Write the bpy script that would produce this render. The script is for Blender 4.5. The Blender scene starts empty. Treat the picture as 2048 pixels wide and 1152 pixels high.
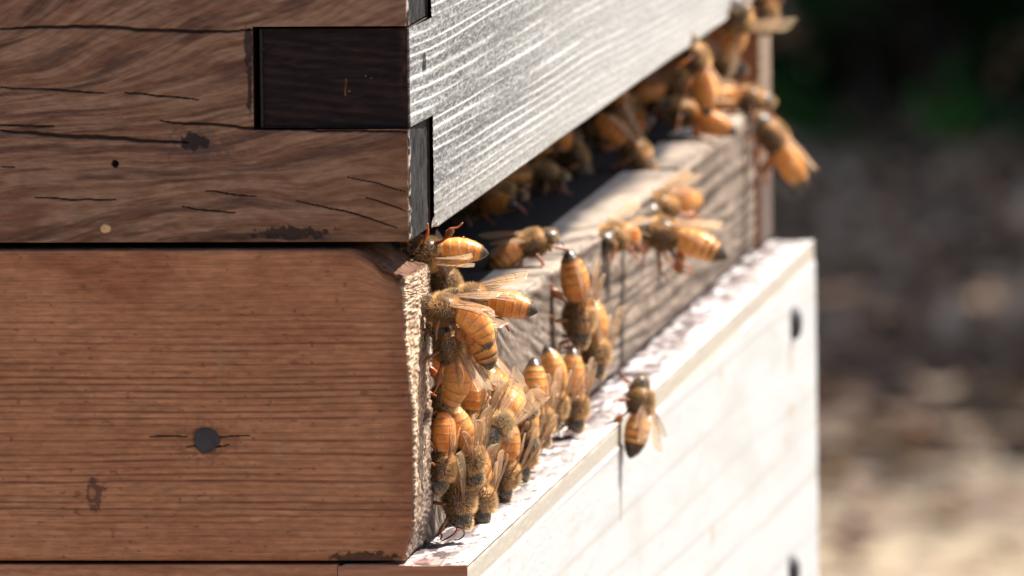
import bpy, bmesh, math, random
import numpy as np
from mathutils import Matrix, Vector

random.seed(7)
RNG = np.random.default_rng(7)
np.seterr(all='ignore')
SC = bpy.context.scene
COL = SC.collection
Z0 = 700.0                      # height of the hive corner above the ground, mm (all hive sizes below are in mm)

# ------------------------------------------------------------------ camera, sky, sun, exposure
CAM = np.array([275.71, -2232.54, 193.89]); YAW, PITCH, ROLL, FPX = 0.115587, 0.089438, -0.012464, 27414.2
FW = np.array([-math.sin(YAW)*math.cos(PITCH), math.cos(YAW)*math.cos(PITCH), -math.sin(PITCH)])
_r = np.cross(FW, [0, 0, 1]); _r /= np.linalg.norm(_r); _u = np.cross(_r, FW)
RT = math.cos(ROLL)*_r + math.sin(ROLL)*_u
UP = -math.sin(ROLL)*_r + math.cos(ROLL)*_u
cd = bpy.data.cameras.new('camera'); cam = bpy.data.objects.new('camera', cd); COL.objects.link(cam)
cd.sensor_width = 36.0; cd.lens = 36.0*FPX/2048.0
cd.clip_start = 0.1; cd.clip_end = 400.0
_m = Matrix.Identity(4)
for i in range(3):
    _m[i][0] = RT[i]; _m[i][1] = UP[i]; _m[i][2] = -FW[i]
_m[0][3], _m[1][3], _m[2][3] = CAM[0]/1000, CAM[1]/1000, (CAM[2]+Z0)/1000
cam.matrix_world = _m
cd.dof.use_dof = True; cd.dof.focus_distance = 2.29; cd.dof.aperture_fstop = 58.0
SC.camera = cam

SUN = np.array([0.52, 0.30, 1.0]); SUN /= np.linalg.norm(SUN)
w = bpy.data.worlds.new('World'); SC.world = w; w.use_nodes = True
nt = w.node_tree; bg = nt.nodes['Background']
sky = nt.nodes.new('ShaderNodeTexSky'); sky.sky_type = 'NISHITA'; sky.sun_disc = False
sky.sun_elevation = math.asin(SUN[2]); sky.sun_rotation = math.atan2(SUN[0], SUN[1])
sky.air_density = 1.0; sky.dust_density = 2.0; sky.ozone_density = 1.0
nt.links.new(sky.outputs[0], bg.inputs[0]); bg.inputs[1].default_value = 0.072
sl = bpy.data.lights.new('sun', 'SUN'); sl.energy = 5.0; sl.angle = math.radians(0.53); sl.color = (1.0, 0.96, 0.90)
so = bpy.data.objects.new('sun', sl); COL.objects.link(so)
so.rotation_euler = Vector((-SUN[0], -SUN[1], -SUN[2])).to_track_quat('-Z', 'Y').to_euler()
so.location = (0.5, 1.0, 4.0)
SC.view_settings.view_transform = 'Standard'; SC.view_settings.look = 'None'
SC.view_settings.exposure = 1.3; SC.view_settings.gamma = 1.0
SC.cycles.max_bounces = 8; SC.cycles.transparent_max_bounces = 16

# ------------------------------------------------------------------ helpers
def ray(u, v):
    return FW + RT*(u-1024)/FPX - UP*(v-576)/FPX
def on_x(u, v, x):
    d = ray(u, v); return CAM + d*((x-CAM[0])/d[0])
def on_y(u, v, y):
    d = ray(u, v); return CAM + d*((y-CAM[1])/d[1])
def on_z(u, v, z):
    d = ray(u, v); return CAM + d*((z-CAM[2])/d[2])
def M(p):
    return Vector((p[0]/1000, p[1]/1000, (p[2]+Z0)/1000))
def tag(o, label=None, cat=None, group=None, kind=None):
    if label: o['label'] = label
    if cat: o['category'] = cat
    if group: o['group'] = group
    if kind: o['kind'] = kind
    return o
def empty(name, loc_mm, label, cat, group=None):
    o = bpy.data.objects.new(name, None); COL.objects.link(o); o.location = M(loc_mm)
    o.empty_display_size = 0.01
    return tag(o, label, cat, group)

def _h(ix, iy, iz, s):
    n = ix*np.uint32(374761393)+iy*np.uint32(668265263)+np.uint32(iz)*np.uint32(2246822507)+np.uint32((s*1274126177) & 0xffffffff)
    n = (n ^ (n >> np.uint32(13)))*np.uint32(1274126177); n = (n ^ (n >> np.uint32(16)))*np.uint32(2246822519)
    return ((n ^ (n >> np.uint32(15))) & np.uint32(0xffff)).astype(np.float32)*np.float32(1/32767.5)-np.float32(1)
def vn(x, y, z=0.0, s=0):
    """smooth value noise in [-1, 1]; two-dimensional when z is a plain number"""
    x = np.asarray(x, np.float32); y = np.asarray(y, np.float32)+0*x
    fx, fy = np.floor(x), np.floor(y); ix, iy = fx.astype(np.int32).astype(np.uint32), fy.astype(np.int32).astype(np.uint32)
    tx, ty = x-fx, y-fy; tx = tx*tx*(3-2*tx); ty = ty*ty*(3-2*ty); o = np.uint32(1)
    def plane(iz):
        a = _h(ix, iy, iz, s); b = _h(ix+o, iy, iz, s); c = _h(ix, iy+o, iz, s); d = _h(ix+o, iy+o, iz, s)
        a = a+(b-a)*tx; c = c+(d-c)*tx; return a+(c-a)*ty
    if np.ndim(z) == 0: return plane(np.array(int(math.floor(z)) & 0xffffffff, np.uint32))
    z = np.asarray(z, np.float32)+0*x; fz = np.floor(z); iz = fz.astype(np.int32).astype(np.uint32); tz = z-fz; tz = tz*tz*(3-2*tz)
    a = plane(iz); return a+(plane(iz+o)-a)*tz
def fbm(x, y, z=0.0, s=0, o=4):
    t = 0; a = 0.5
    for k in range(o):
        t = t + a*vn(np.asarray(x)*2**k, np.asarray(y)*2**k, np.asarray(z)*2**k, s+k*17); a *= 0.5
    return t
def sst(a, b, x):
    t = np.clip((x-a)/(b-a), 0, 1); return t*t*(3-2*t)
def mix(a, b, m):
    m = np.asarray(m)[..., None]; return a*(1-m)+b*m
def C3(*c): return np.array(c, float)

# ------------------------------------------------------------------ materials
def new_mat(name):
    m = bpy.data.materials.new(name); m.use_nodes = True
    return m, m.node_tree, m.node_tree.nodes['Principled BSDF']
def wood_mat(name, rough=0.72, bump=0.15, scale=1400.0, spec=0.3, var=0.22):
    m, t, p = new_mat(name)
    a = t.nodes.new('ShaderNodeAttribute'); a.attribute_name = 'col'
    tc = t.nodes.new('ShaderNodeTexCoord')
    n = t.nodes.new('ShaderNodeTexNoise'); n.inputs['Scale'].default_value = scale; n.inputs['Detail'].default_value = 5
    mp = t.nodes.new('ShaderNodeMapping'); mp.inputs['Scale'].default_value = (0.35, 0.35, 1.0)
    t.links.new(tc.outputs['Object'], mp.inputs[0]); t.links.new(mp.outputs[0], n.inputs['Vector'])
    r = t.nodes.new('ShaderNodeMapRange'); r.inputs[1].default_value = 0.25; r.inputs[2].default_value = 0.75
    r.inputs[3].default_value = 1-var; r.inputs[4].default_value = 1+var
    t.links.new(n.outputs[0], r.inputs[0])
    x = t.nodes.new('ShaderNodeVectorMath'); x.operation = 'SCALE'
    t.links.new(a.outputs['Color'], x.inputs[0]); t.links.new(r.outputs[0], x.inputs['Scale'])
    t.links.new(x.outputs[0], p.inputs['Base Color'])
    b = t.nodes.new('ShaderNodeBump'); b.inputs['Strength'].default_value = bump; b.inputs['Distance'].default_value = 0.0003
    t.links.new(n.outputs[0], b.inputs['Height']); t.links.new(b.outputs[0], p.inputs['Normal'])
    p.inputs['Roughness'].default_value = rough; p.inputs['Specular IOR Level'].default_value = spec
    return m
MAT = {}
MAT['wood'] = wood_mat('weathered_wood', spec=0.08)
MAT['grey'] = wood_mat('silver_grey_wood', rough=0.6, bump=0.35, spec=0.12, var=0.3)
MAT['paint'] = wood_mat('white_paint', rough=0.6, bump=0.06, spec=0.15, var=0.05)
def flat_mat(name, col, rough=0.5, metal=0.0, var=0.3, scale=900.0, spec=0.5):
    m, t, p = new_mat(name)
    tc = t.nodes.new('ShaderNodeTexCoord')
    n = t.nodes.new('ShaderNodeTexNoise'); n.inputs['Scale'].default_value = scale; n.inputs['Detail'].default_value = 4
    t.links.new(tc.outputs['Object'], n.inputs['Vector'])
    r = t.nodes.new('ShaderNodeMapRange'); r.inputs[1].default_value = 0.3; r.inputs[2].default_value = 0.7
    r.inputs[3].default_value = 1-var; r.inputs[4].default_value = 1+var
    t.links.new(n.outputs[0], r.inputs[0])
    x = t.nodes.new('ShaderNodeVectorMath'); x.operation = 'SCALE'; x.inputs[0].default_value = col
    t.links.new(r.outputs[0], x.inputs['Scale']); t.links.new(x.outputs[0], p.inputs['Base Color'])
    p.inputs['Roughness'].default_value = rough; p.inputs['Metallic'].default_value = metal
    p.inputs['Specular IOR Level'].default_value = spec
    return m
MAT['nail'] = flat_mat('rusty_nail', (0.05, 0.04, 0.045), 0.6, 0.3)
MAT['propolis'] = flat_mat('propolis', (0.10, 0.045, 0.02), 0.25)

# ------------------------------------------------------------------ wooden boxes with real relief
def axis(lo, hi, dense, coarse, extra=()):
    """coordinates from lo to hi; dense = [(a, b, step)]"""
    pts = {round(lo, 4), round(hi, 4)}
    for e in (0.25, 0.6, 1.2): pts.add(round(lo+e, 4)); pts.add(round(hi-e, 4))
    for a, b, s in dense:
        n = max(1, int(round((b-a)/s)))
        for k in range(n+1): pts.add(round(a+(b-a)*k/n, 4))
    x = lo
    while x < hi:
        if not any(a-0.01 <= x <= b+0.01 for a, b, s in dense): pts.add(round(x, 4))
        x += coarse
    for e in extra: pts.add(round(e, 4))
    q = sorted(p for p in pts if lo <= p <= hi)
    out = [q[0]]
    for p in q[1:]:
        if p-out[-1] > 0.03: out.append(p)
        elif p == q[-1]: out[-1] = p
    return np.array(out)

def wood_box(name, parent, base, lo, hi, xs, ys, zs, mat, r=0.5, disp=None, color=None, cut=(), warp=None):
    """rounded box lo..hi (mm), every face a grid on xs/ys/zs; disp = relief along the normal, color = albedo"""
    lo = np.array(lo, float); hi = np.array(hi, float)
    ax = [xs, ys, zs]; idx = {}; V = []; F = []
    def add_face(a, b, c, side):
        A, B = ax[a], ax[b]; na, nb = len(A), len(B)
        G = np.zeros((na, nb, 3)); G[:, :, a] = A[:, None]; G[:, :, b] = B[None, :]; G[:, :, c] = hi[c] if side else lo[c]
        off = sum(len(v) for v in V); V.append(G.reshape(-1, 3))
        I = off+np.arange(na*nb).reshape(na, nb)
        q = np.stack([I[:-1, :-1], I[1:, :-1], I[1:, 1:], I[:-1, 1:]], -1).reshape(-1, 4)
        cen = (G[:-1, :-1]+G[1:, 1:]).reshape(-1, 3)/2
        keep = np.ones(len(q), bool)
        for cl, ch in cut:
            keep &= ~((cen > np.array(cl)).all(1) & (cen < np.array(ch)).all(1))
        q = q[keep]
        # outward winding: a,b,c is cyclic?
        cyc = (a, b, c) in ((0, 1, 2), (1, 2, 0), (2, 0, 1))
        if cyc != bool(side): q = q[:, ::-1]
        F.append(q)
    for (a, b, c) in ((0, 1, 2), (1, 2, 0), (2, 0, 1)):
        add_face(a, b, c, 0); add_face(a, b, c, 1)
    P = np.concatenate(V); Q = np.concatenate(F)
    key = np.round(P*1000).astype(np.int64)
    _, first, inv = np.unique(key, axis=0, return_index=True, return_inverse=True)
    inv = inv.reshape(-1)
    P = P[first]; Q = inv[Q]
    inner = np.clip(P, lo+r, hi-r); n = P-inner; L = np.linalg.norm(n, axis=1, keepdims=True)
    n = n/np.maximum(L, 1e-9)
    P2 = inner+n*r
    d = disp(P, n) if disp else 0
    c = color(P, n) if color else np.full((len(P), 3), 0.2)
    if warp is not None: P2 = warp(P2, n)
    P2 = P2+n*np.asarray(d).reshape(-1, 1) if disp else P2
    # walls of the cut-outs
    W = []; WF = []; WC = []
    for cl, ch in cut:
        cl = np.maximum(np.array(cl, float), lo+0.0); ch = np.minimum(np.array(ch, float), hi-0.0)
        for c_ in range(3):
            for side in (0, 1):
                v = ch[c_] if side else cl[c_]
                if abs(v-lo[c_]) < 1e-3 or abs(v-hi[c_]) < 1e-3: continue
                a, b = [(1, 2), (2, 0), (0, 1)][c_]
                q = np.zeros((4, 3)); q[:, c_] = v
                q[:, a] = [cl[a], ch[a], ch[a], cl[a]]; q[:, b] = [cl[b], cl[b], ch[b], ch[b]]
                k = len(P2)+sum(len(x) for x in W); W.append(q)
                f = [k, k+1, k+2, k+3]
                WF.append(f[::-1] if side else f)
    if W:
        W = np.concatenate(W); P2 = np.concatenate([P2, W])
        c = np.concatenate([c, np.tile(C3(0.06, 0.04, 0.03), (len(W), 1))])
        Q = np.concatenate([Q, np.array(WF)])
    used = np.unique(Q); rm = np.full(len(P2), -1); rm[used] = np.arange(len(used))
    P2 = P2[used]; c = c[used]; Q = rm[Q]
    return mesh_obj(name, (P2-np.array(base))/1000, Q, mat, parent, c)

def mesh_obj(name, P, Q, mat, parent=None, col=None, smooth=True, mats=None, mi=None):
    me = bpy.data.meshes.new(name)
    P = np.asarray(P, float); n = len(Q)
    me.vertices.add(len(P)); me.vertices.foreach_set('co', P.ravel())
    if isinstance(Q, np.ndarray):
        k = Q.shape[1]; me.loops.add(n*k); me.loops.foreach_set('vertex_index', Q.ravel().astype(np.int32))
        me.polygons.add(n); me.polygons.foreach_set('loop_start', np.arange(0, n*k, k, dtype=np.int32))
    else:
        ln = [len(f) for f in Q]; fl = [i for f in Q for i in f]
        me.loops.add(len(fl)); me.loops.foreach_set('vertex_index', np.array(fl, np.int32))
        me.polygons.add(n); me.polygons.foreach_set('loop_start', np.concatenate([[0], np.cumsum(ln)[:-1]]).astype(np.int32))
    for m in (mats or [mat]): me.materials.append(m)
    if mi is not None: me.polygons.foreach_set('material_index', np.asarray(mi, np.int32))
    me.update(calc_edges=True); me.validate()
    if smooth: me.polygons.foreach_set('use_smooth', np.ones(len(me.polygons), bool))
    if col is not None and len(me.vertices) == len(col):
        at = me.attributes.new('col', 'FLOAT_COLOR', 'POINT')
        at.data.foreach_set('color', np.concatenate([col, np.ones((len(col), 1))], 1).astype(np.float32).ravel())
    o = bpy.data.objects.new(name, me); COL.objects.link(o)
    if parent is not None: o.parent = parent
    return o

def px(u, v):                      # picture position on the near side board -> (x, z) on the board's own face
    p = on_y(u, v, 0.0); return p[0], p[2]
def crack(x, z, pts, wid, seed=0, wob=0.25):
    """distance-based mask of a split running through picture points pts (tapering at both ends)"""
    q = [px(*p) for p in pts]
    m = np.zeros_like(x)
    zz = z+wob*fbm(x/3.0, 0*x+seed, 0, seed, 3)
    tot = q[-1][0]-q[0][0]
    for (xa, za), (xb, zb) in zip(q[:-1], q[1:]):
        t = np.clip((x-xa)/(xb-xa), 0, 1)
        d = np.hypot(x-(xa+(xb-xa)*t), zz-(za+(zb-za)*t))
        s = np.clip((x-q[0][0])/tot, 0, 1)
        wd = wid*(0.25+0.75*np.sqrt(np.clip(4*s*(1-s), 0, 1)))
        m = np.maximum(m, 1-sst(0.35*wd, wd, d))
    return m
def blob(x, z, u, v, ru, rv, seed=0, rough=0.35):
    cx, cz = px(u, v); s = 12.0
    ang = np.arctan2(z-cz, x-cx)
    d = np.hypot((x-cx)/(ru/s), (z-cz)/(rv/s))+rough*fbm(x/0.8, z/0.8, 0, seed, 3)
    return 1-sst(0.75, 1.1, d)

T = 24.9; W_ = 618.0; ZT1, ZT2 = 18.64, 35.64; HB = 53.3; ZF = -24.0; XW = 8.85; DEP = 420.0; HT = 150.0

# ---------------------------------------------------------------- upper box
box = empty('hive_box', (-DEP/2, W_/2, 0), 'weathered finger-jointed wooden hive box above the bee entrance', 'hive box')
BX = (-DEP/2, W_/2, 0)
UPC = [([(0,57),(160,52),(400,65),(505,60)],0.42),([(320,243),(420,250),(507,256),(660,262),(820,263)],0.36),([(0,262),(180,275),(375,286)],0.5),
       ([(0,175),(120,180),(212,188)],0.24),([(250,187),(330,192),(398,200)],0.22),
       ([(70,394),(150,400),(232,399)],0.22),
       ([(410,382),(460,387),(516,393)],0.17),([(365,414),(420,422),(472,425)],0.17),([(590,402),(690,422),(795,456)],0.2),
       ([(0,250),(60,252),(110,254)],0.25),([(0,333),(30,336)],0.16),
       ([(690,352),(760,368),(810,385)],0.13),
       ([(730,395),(780,410),(815,424)],0.15)]
def upper_masks(P):
    x, z = P[:, 0], P[:, 2]
    ck = np.zeros(len(P))
    for k, (pts, wd) in enumerate(UPC): ck = np.maximum(ck, crack(x, z, pts, wd, k*3+1))
    knot = blob(x, z, 388, 284, 27, 20, 5, 0.5)
    hole = blob(x, z, 230, 328, 7.5, 7.5, 8, 0.2)
    chip = blob(x, z, 211, 457, 12, 9, 9, 0.3)
    rot = np.maximum(blob(x, z, 585, 466, 75, 14, 12, 0.8), np.maximum(blob(x, z, 497, 100, 8, 45, 14, 0.9), blob(x, z, 499, 190, 5, 50, 15, 0.9)))
    return ck, knot, hole, chip, rot
def upper_grain(P):
    x, z = P[:, 0], P[:, 2]
    v = z-(0.30*sst(8, 30, z)+0.10)*x+4.5*fbm(x/34, z/18, 0, 3, 3)+0.35*fbm(x/8, z/3, 0, 4, 2)
    return v
def upper_col(P, n):
    x, y, z = P.T
    ny = np.maximum(-n[:, 1], 0); nx = np.maximum(n[:, 0], 0)
    v = upper_grain(P)
    rings = 0.5+0.5*np.sin(v*2*np.pi/7.6+2.6*fbm(x/20, z/8, 0, 31, 2))
    str1 = fbm(x/9, v/0.9, 0, 6, 4); str2 = fbm(x/2.6, v/0.26, 0, 7, 3); pat = fbm(x/13, z/6, 0, 8, 4)
    c = mix(C3(0.31, 0.172, 0.108), C3(0.20, 0.096, 0.056), np.clip(0.45+1.5*str1, 0, 1))
    c = mix(c, C3(0.072, 0.038, 0.032), np.clip(sst(0.55, 1.35, rings+0.8*str1+0.8*pat)*0.6, 0, 1))
    c = mix(c, C3(0.21, 0.082, 0.046), np.clip(sst(0.15, 0.5, fbm(x/11, v/1.4, 0, 11, 3)), 0, 1)*0.5)
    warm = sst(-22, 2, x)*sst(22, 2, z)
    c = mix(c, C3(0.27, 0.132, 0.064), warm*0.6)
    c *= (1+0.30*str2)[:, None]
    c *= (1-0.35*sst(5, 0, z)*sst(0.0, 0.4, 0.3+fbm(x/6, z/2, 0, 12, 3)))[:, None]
    ck, knot, hole, chip, rot = upper_masks(P)
    halo = blob(x, z, 392, 290, 62, 34, 6, 0.9); c = mix(c, C3(0.11, 0.066, 0.056), halo*0.5)
    c = mix(c, C3(0.035, 0.023, 0.023), np.clip(0.95*knot, 0, 1)); c = mix(c, C3(0.035, 0.025, 0.024), np.clip(rot*0.85, 0, 1))
    c = mix(c, C3(0.02, 0.014, 0.013), np.clip(ck*0.9, 0, 1)); c = mix(c, C3(0.012, 0.008, 0.006), hole)
    c = mix(c, C3(0.75, 0.46, 0.22), chip)
    # end grain of the fingers on the front: dark grey
    e = 0.024+0.024*np.clip(fbm(y/1.6, z/2.5, 0, 21, 4)*1.3, -0.6, 1)
    ce = np.stack([e*1.05, e, e*1.02], 1)
    ce = mix(ce, C3(0.42, 0.36, 0.31), sst(3.2, 0.6, y)*sst(-0.05, 0.25, fbm(y/2, z/1.0, 0, 23, 4))*0.85)
    c = mix(c, C3(0.03, 0.02, 0.015), np.maximum(sst(0.5, 0.85, n[:, 1])*(y < 100), sst(0.5, 0.85, -n[:, 1])*(y > 100)))  # inward faces darkened: shade inside the box put into the colour
    return np.clip(mix(c, ce, sst(0.5, 0.85, nx)), 0.004, 0.9)
def upper_disp(P, n):
    x, y, z = P.T
    ny = sst(0.5, 0.9, -n[:, 1]); nx = sst(0.5, 0.9, n[:, 0])
    v = upper_grain(P)
    ck, knot, hole, chip, rot = upper_masks(P)
    d = 0.05*fbm(x/6, v/0.5, 0, 41, 4)+0.12*fbm(x/25, z/12, 0, 42, 2)-0.55*ck-0.12*knot-0.9*hole+0.22*chip-0.25*rot
    de = 0.14*fbm(y/1.2, z/1.6, 0, 43, 4)
    edge = -0.25*np.clip(fbm(z/1.2, x/2, y/2, 44, 3)+0.15, 0, 1)
    ed = np.clip(np.minimum(-n[:, 1], n[:, 0])*2, 0, 1)
    return d*ny+de*nx+edge*ed
xs = axis(-DEP, 0, [(-72, 0, 0.17)], 12, (-26.0,)); ys = axis(0, T, [(0, T, 0.4)], 3); zs = axis(0, HT, [(0, 44, 0.17)], 8, (ZT1, ZT2))
TX = 26.0
cutU = [((-TX, -5, a), (1, T+5, b)) for a, b in ((ZT1, ZT2), (54, 72), (90, 108), (126, 144))]
xs[-1] = -0.3; xs = xs[(xs < -0.35) | (xs == -0.3)]
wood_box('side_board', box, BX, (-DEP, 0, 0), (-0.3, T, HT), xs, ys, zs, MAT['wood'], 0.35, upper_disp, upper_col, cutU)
ys2 = axis(W_-T, W_, [], 6); zs2 = axis(0, HT, [(0, 30, 0.8)], 8, (ZT1, ZT2)); xs2 = axis(-DEP, 0, [(-30, 0, 2)], 20)
cutF = [((a[0], W_-T-5, a[2]), (b[0], W_+5, b[2])) for a, b in cutU]
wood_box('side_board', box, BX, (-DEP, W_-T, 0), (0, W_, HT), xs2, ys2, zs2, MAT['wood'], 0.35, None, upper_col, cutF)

def fr_grain(P):
    y, z = P[:, 1], P[:, 2]
    return z+0.012*y+2.2*fbm(y/260, z/15, 0, 50, 3)+0.22*fbm(y/75, z/2.5, 0, 51, 3)
def fr_lines(P):
    v = fr_grain(P); k = v/1.85+1.3*fbm(v/7.0, 0*v, 0, 52, 3)
    t = k-np.floor(k)
    return np.exp(-((t-0.5)/(0.13+0.05*vn(np.floor(k)*2.3, 0*k, 0, 64)))**2), k
def front_col(P, n):
    x, y, z = P.T
    nx = sst(0.4, 0.8, n[:, 0]); ny = sst(0.4, 0.8, -n[:, 1]); nz = sst(0.4, 0.8, -n[:, 2])
    l, k = fr_lines(P)
    band = vn(np.floor(k)*1.7, 0*k, 0, 57)
    spk = fbm(y/2.2, z/0.3, 0, 53, 4)
    c = mix(C3(0.095, 0.094, 0.092), C3(0.29, 0.284, 0.272), np.clip(0.42+1.2*spk+0.25*band, 0, 1))
    c = mix(c, C3(0.62, 0.605, 0.575), l*np.clip(0.5+1.5*fbm(y/70, z/1.5, 0, 54, 3), 0, 1))
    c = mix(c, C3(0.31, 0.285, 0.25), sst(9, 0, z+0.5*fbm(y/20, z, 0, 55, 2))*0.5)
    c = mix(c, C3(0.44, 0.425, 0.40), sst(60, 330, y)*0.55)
    # dark end grain of the tooth on the side, with rings
    v = z+0.10*x+0.45*fbm(x/14, z/8, 0, 56, 3)
    rg = 0.5+0.5*np.sin(v*2*np.pi/1.7)
    ce = mix(C3(0.012, 0.0065, 0.0065), C3(0.034, 0.017, 0.0145), np.clip(rg*0.6+0.9*fbm(x/3, z/0.5, 0, 58, 4), 0, 1))
    ce = mix(ce, C3(0.14, 0.06, 0.035), sst(-2.2, 0, x)*np.clip(0.4+fbm(x, z/1.5, 0, 59, 3), 0, 1))
    sx, sz = px(690, 175)
    sc = np.exp(-((x-sx-0.07*(z-sz))/0.09)**2)*(np.abs(z-sz) < 1.4)
    for (a, b, rr) in ((741, 157, 0.16), (697, 183, 0.18), (730, 153, 0.12), (525, 100, 0.11)):
        qx, qz = px(a, b); sc = np.maximum(sc, (np.hypot(x-qx, z-qz) < rr)*1.0)
    ce = mix(ce, C3(0.26, 0.11, 0.05), np.clip(sc, 0, 1)*0.8)
    c = mix(c, ce, ny); c = mix(c, C3(0.16, 0.12, 0.09), nz); c = mix(c, C3(0.03, 0.02, 0.015), sst(0.4, 0.8, -n[:, 0]))  # the back face carries the interior shade in its colour
    c = mix(c, C3(0.012, 0.01, 0.01), 1-sst(1.2, 1.7, np.hypot(y-NAILF[0], (z-NAILF[1])*0.85)))
    return np.clip(c, 0.006, 0.9)
NAILF = (16.5, 27.6)
def front_disp(P, n):
    x, y, z = P.T
    nx = sst(0.5, 0.9, n[:, 0]); ny = sst(0.5, 0.9, -n[:, 1])
    l, k = fr_lines(P)
    near = sst(420, 60, y)
    d = 0.07*l*(0.6+0.4*near)+0.07*fbm(y/2.0, z/0.28, 0, 53, 4)+0.18*fbm(y/90, z/8, 0, 61, 2)
    q = np.hypot((y-NAILF[0]), (z-NAILF[1])*0.85)
    d = d-2.6*(1-sst(1.5, 2.1, q))
    d = d+0.6*sst(0, T, y)
    corner = np.clip(sst(9, 0, y-T)*sst(2.5, 0, z), 0, 1)
    d = d-0.9*corner*(0.6+fbm(y/2, z/1, 0, 63, 3))
    v = z+0.10*x+0.45*fbm(x/14, z/8, 0, 56, 3)
    e = 0.02*np.sin(v*2*np.pi/1.7)+0.06*fbm(x/2, z/0.6, 0, 58, 4)-0.9
    return d*nx+e*ny
xs = axis(-TX+1.1, 0, [(-TX+1.1, 0, 0.2)], 2); ys = axis(0, W_, [(0, 40, 0.35), (40, 160, 0.7), (160, 560, 1.4)], 6, (T+0.7, W_-T-0.7)); zs = axis(0, HT, [(0, 48, 0.15)], 6, (ZT1+0.3, ZT2-0.4))
cutB = []
prev = -1
for a, b in ((ZT1+0.3, ZT2-0.4), (54.3, 71.7), (90.3, 107.7), (126.3, 143.7), (HT+1, HT+2)):
    cutB.append(((-TX-5, -5, prev), (5, T+0.7, a))); cutB.append(((-TX-5, W_-T-0.7, prev), (5, W_+5, a))); prev = b
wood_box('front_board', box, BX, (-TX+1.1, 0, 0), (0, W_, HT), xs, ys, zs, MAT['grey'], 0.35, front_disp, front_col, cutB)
wood_box('back_board', box, BX, (-DEP-22, 0, 0), (-DEP-0.5, W_, HT), axis(-DEP-22, -DEP-0.5, [], 6), axis(0, W_, [], 40), axis(0, HT, [], 20), MAT['wood'], 0.5, None, front_col)
lid = wood_box('wooden_cover', None, (0, 0, -Z0), (-DEP-26, -4, HT+0.6), (5, W_+4, HT+24), axis(-DEP-26, 5, [], 30), axis(-4, W_+4, [], 30), axis(HT+0.6, HT+24, [], 6), MAT['wood'], 1.5, None, upper_col)  # unseen lid added so no sunlight falls in from above
tag(lid, 'flat wooden lid, out of view, added to keep sun out of the hive box', 'cover')

# ---------------------------------------------------------------- hive floor: rails and landing board
flo = empty('hive_floor', (-DEP/2, W_/2, -HB), 'brown wooden hive floor whose rail and landing board frame the bee entrance', 'hive floor')
BF = (-DEP/2, W_/2, -HB)
ZR = -1.05
RAC = [([(375,874),(345,872),(300,873)][::-1],0.22),([(435,874),(470,872),(500,871)],0.2),([(372,895),(390,890),(400,889)],0.14),([(430,893),(445,892),(458,890)],0.15)]
def rail_masks(P):
    x, z = P[:, 0], P[:, 2]
    ck = np.zeros(len(P))
    for k, (pts, wd) in enumerate(RAC): ck = np.maximum(ck, crack(x, z, pts, wd, 70+k*3, 0.15))
    nail = blob(x, z, 413, 880, 31, 29, 81, 0.25)
    st = blob(x, z, 190, 988, 18, 30, 82, 0.7)*(1-0.7*blob(x, z, 185, 985, 7, 12, 83, 0.5))
    low = blob(x, z, 735, 1118, 95, 13, 84, 0.7)
    return ck, nail, st, low
def rail_lines(P):
    x, z = P[:, 0], P[:, 2]
    v = z+0.5*fbm(x/38, z/9, 0, 85, 3)+0.13*fbm(x/7, z/1.2, 0, 86, 3)
    k = v/1.15+0.25*fbm(v/5.0, 0*v, 0, 87, 2); t = k-np.floor(k)
    s = np.exp(-((t-0.5)/0.17)**2)
    amp = sst(-8, -19, z)*sst(-50.5, -44, z)
    brk = np.clip(0.75+0.8*fbm(x/16, z/1.0, 0, 88, 4)+0.3*vn(np.floor(k)*1.3, 0*k, 0, 89), 0, 1)
    return s*(0.25+0.75*amp)*brk, v
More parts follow.
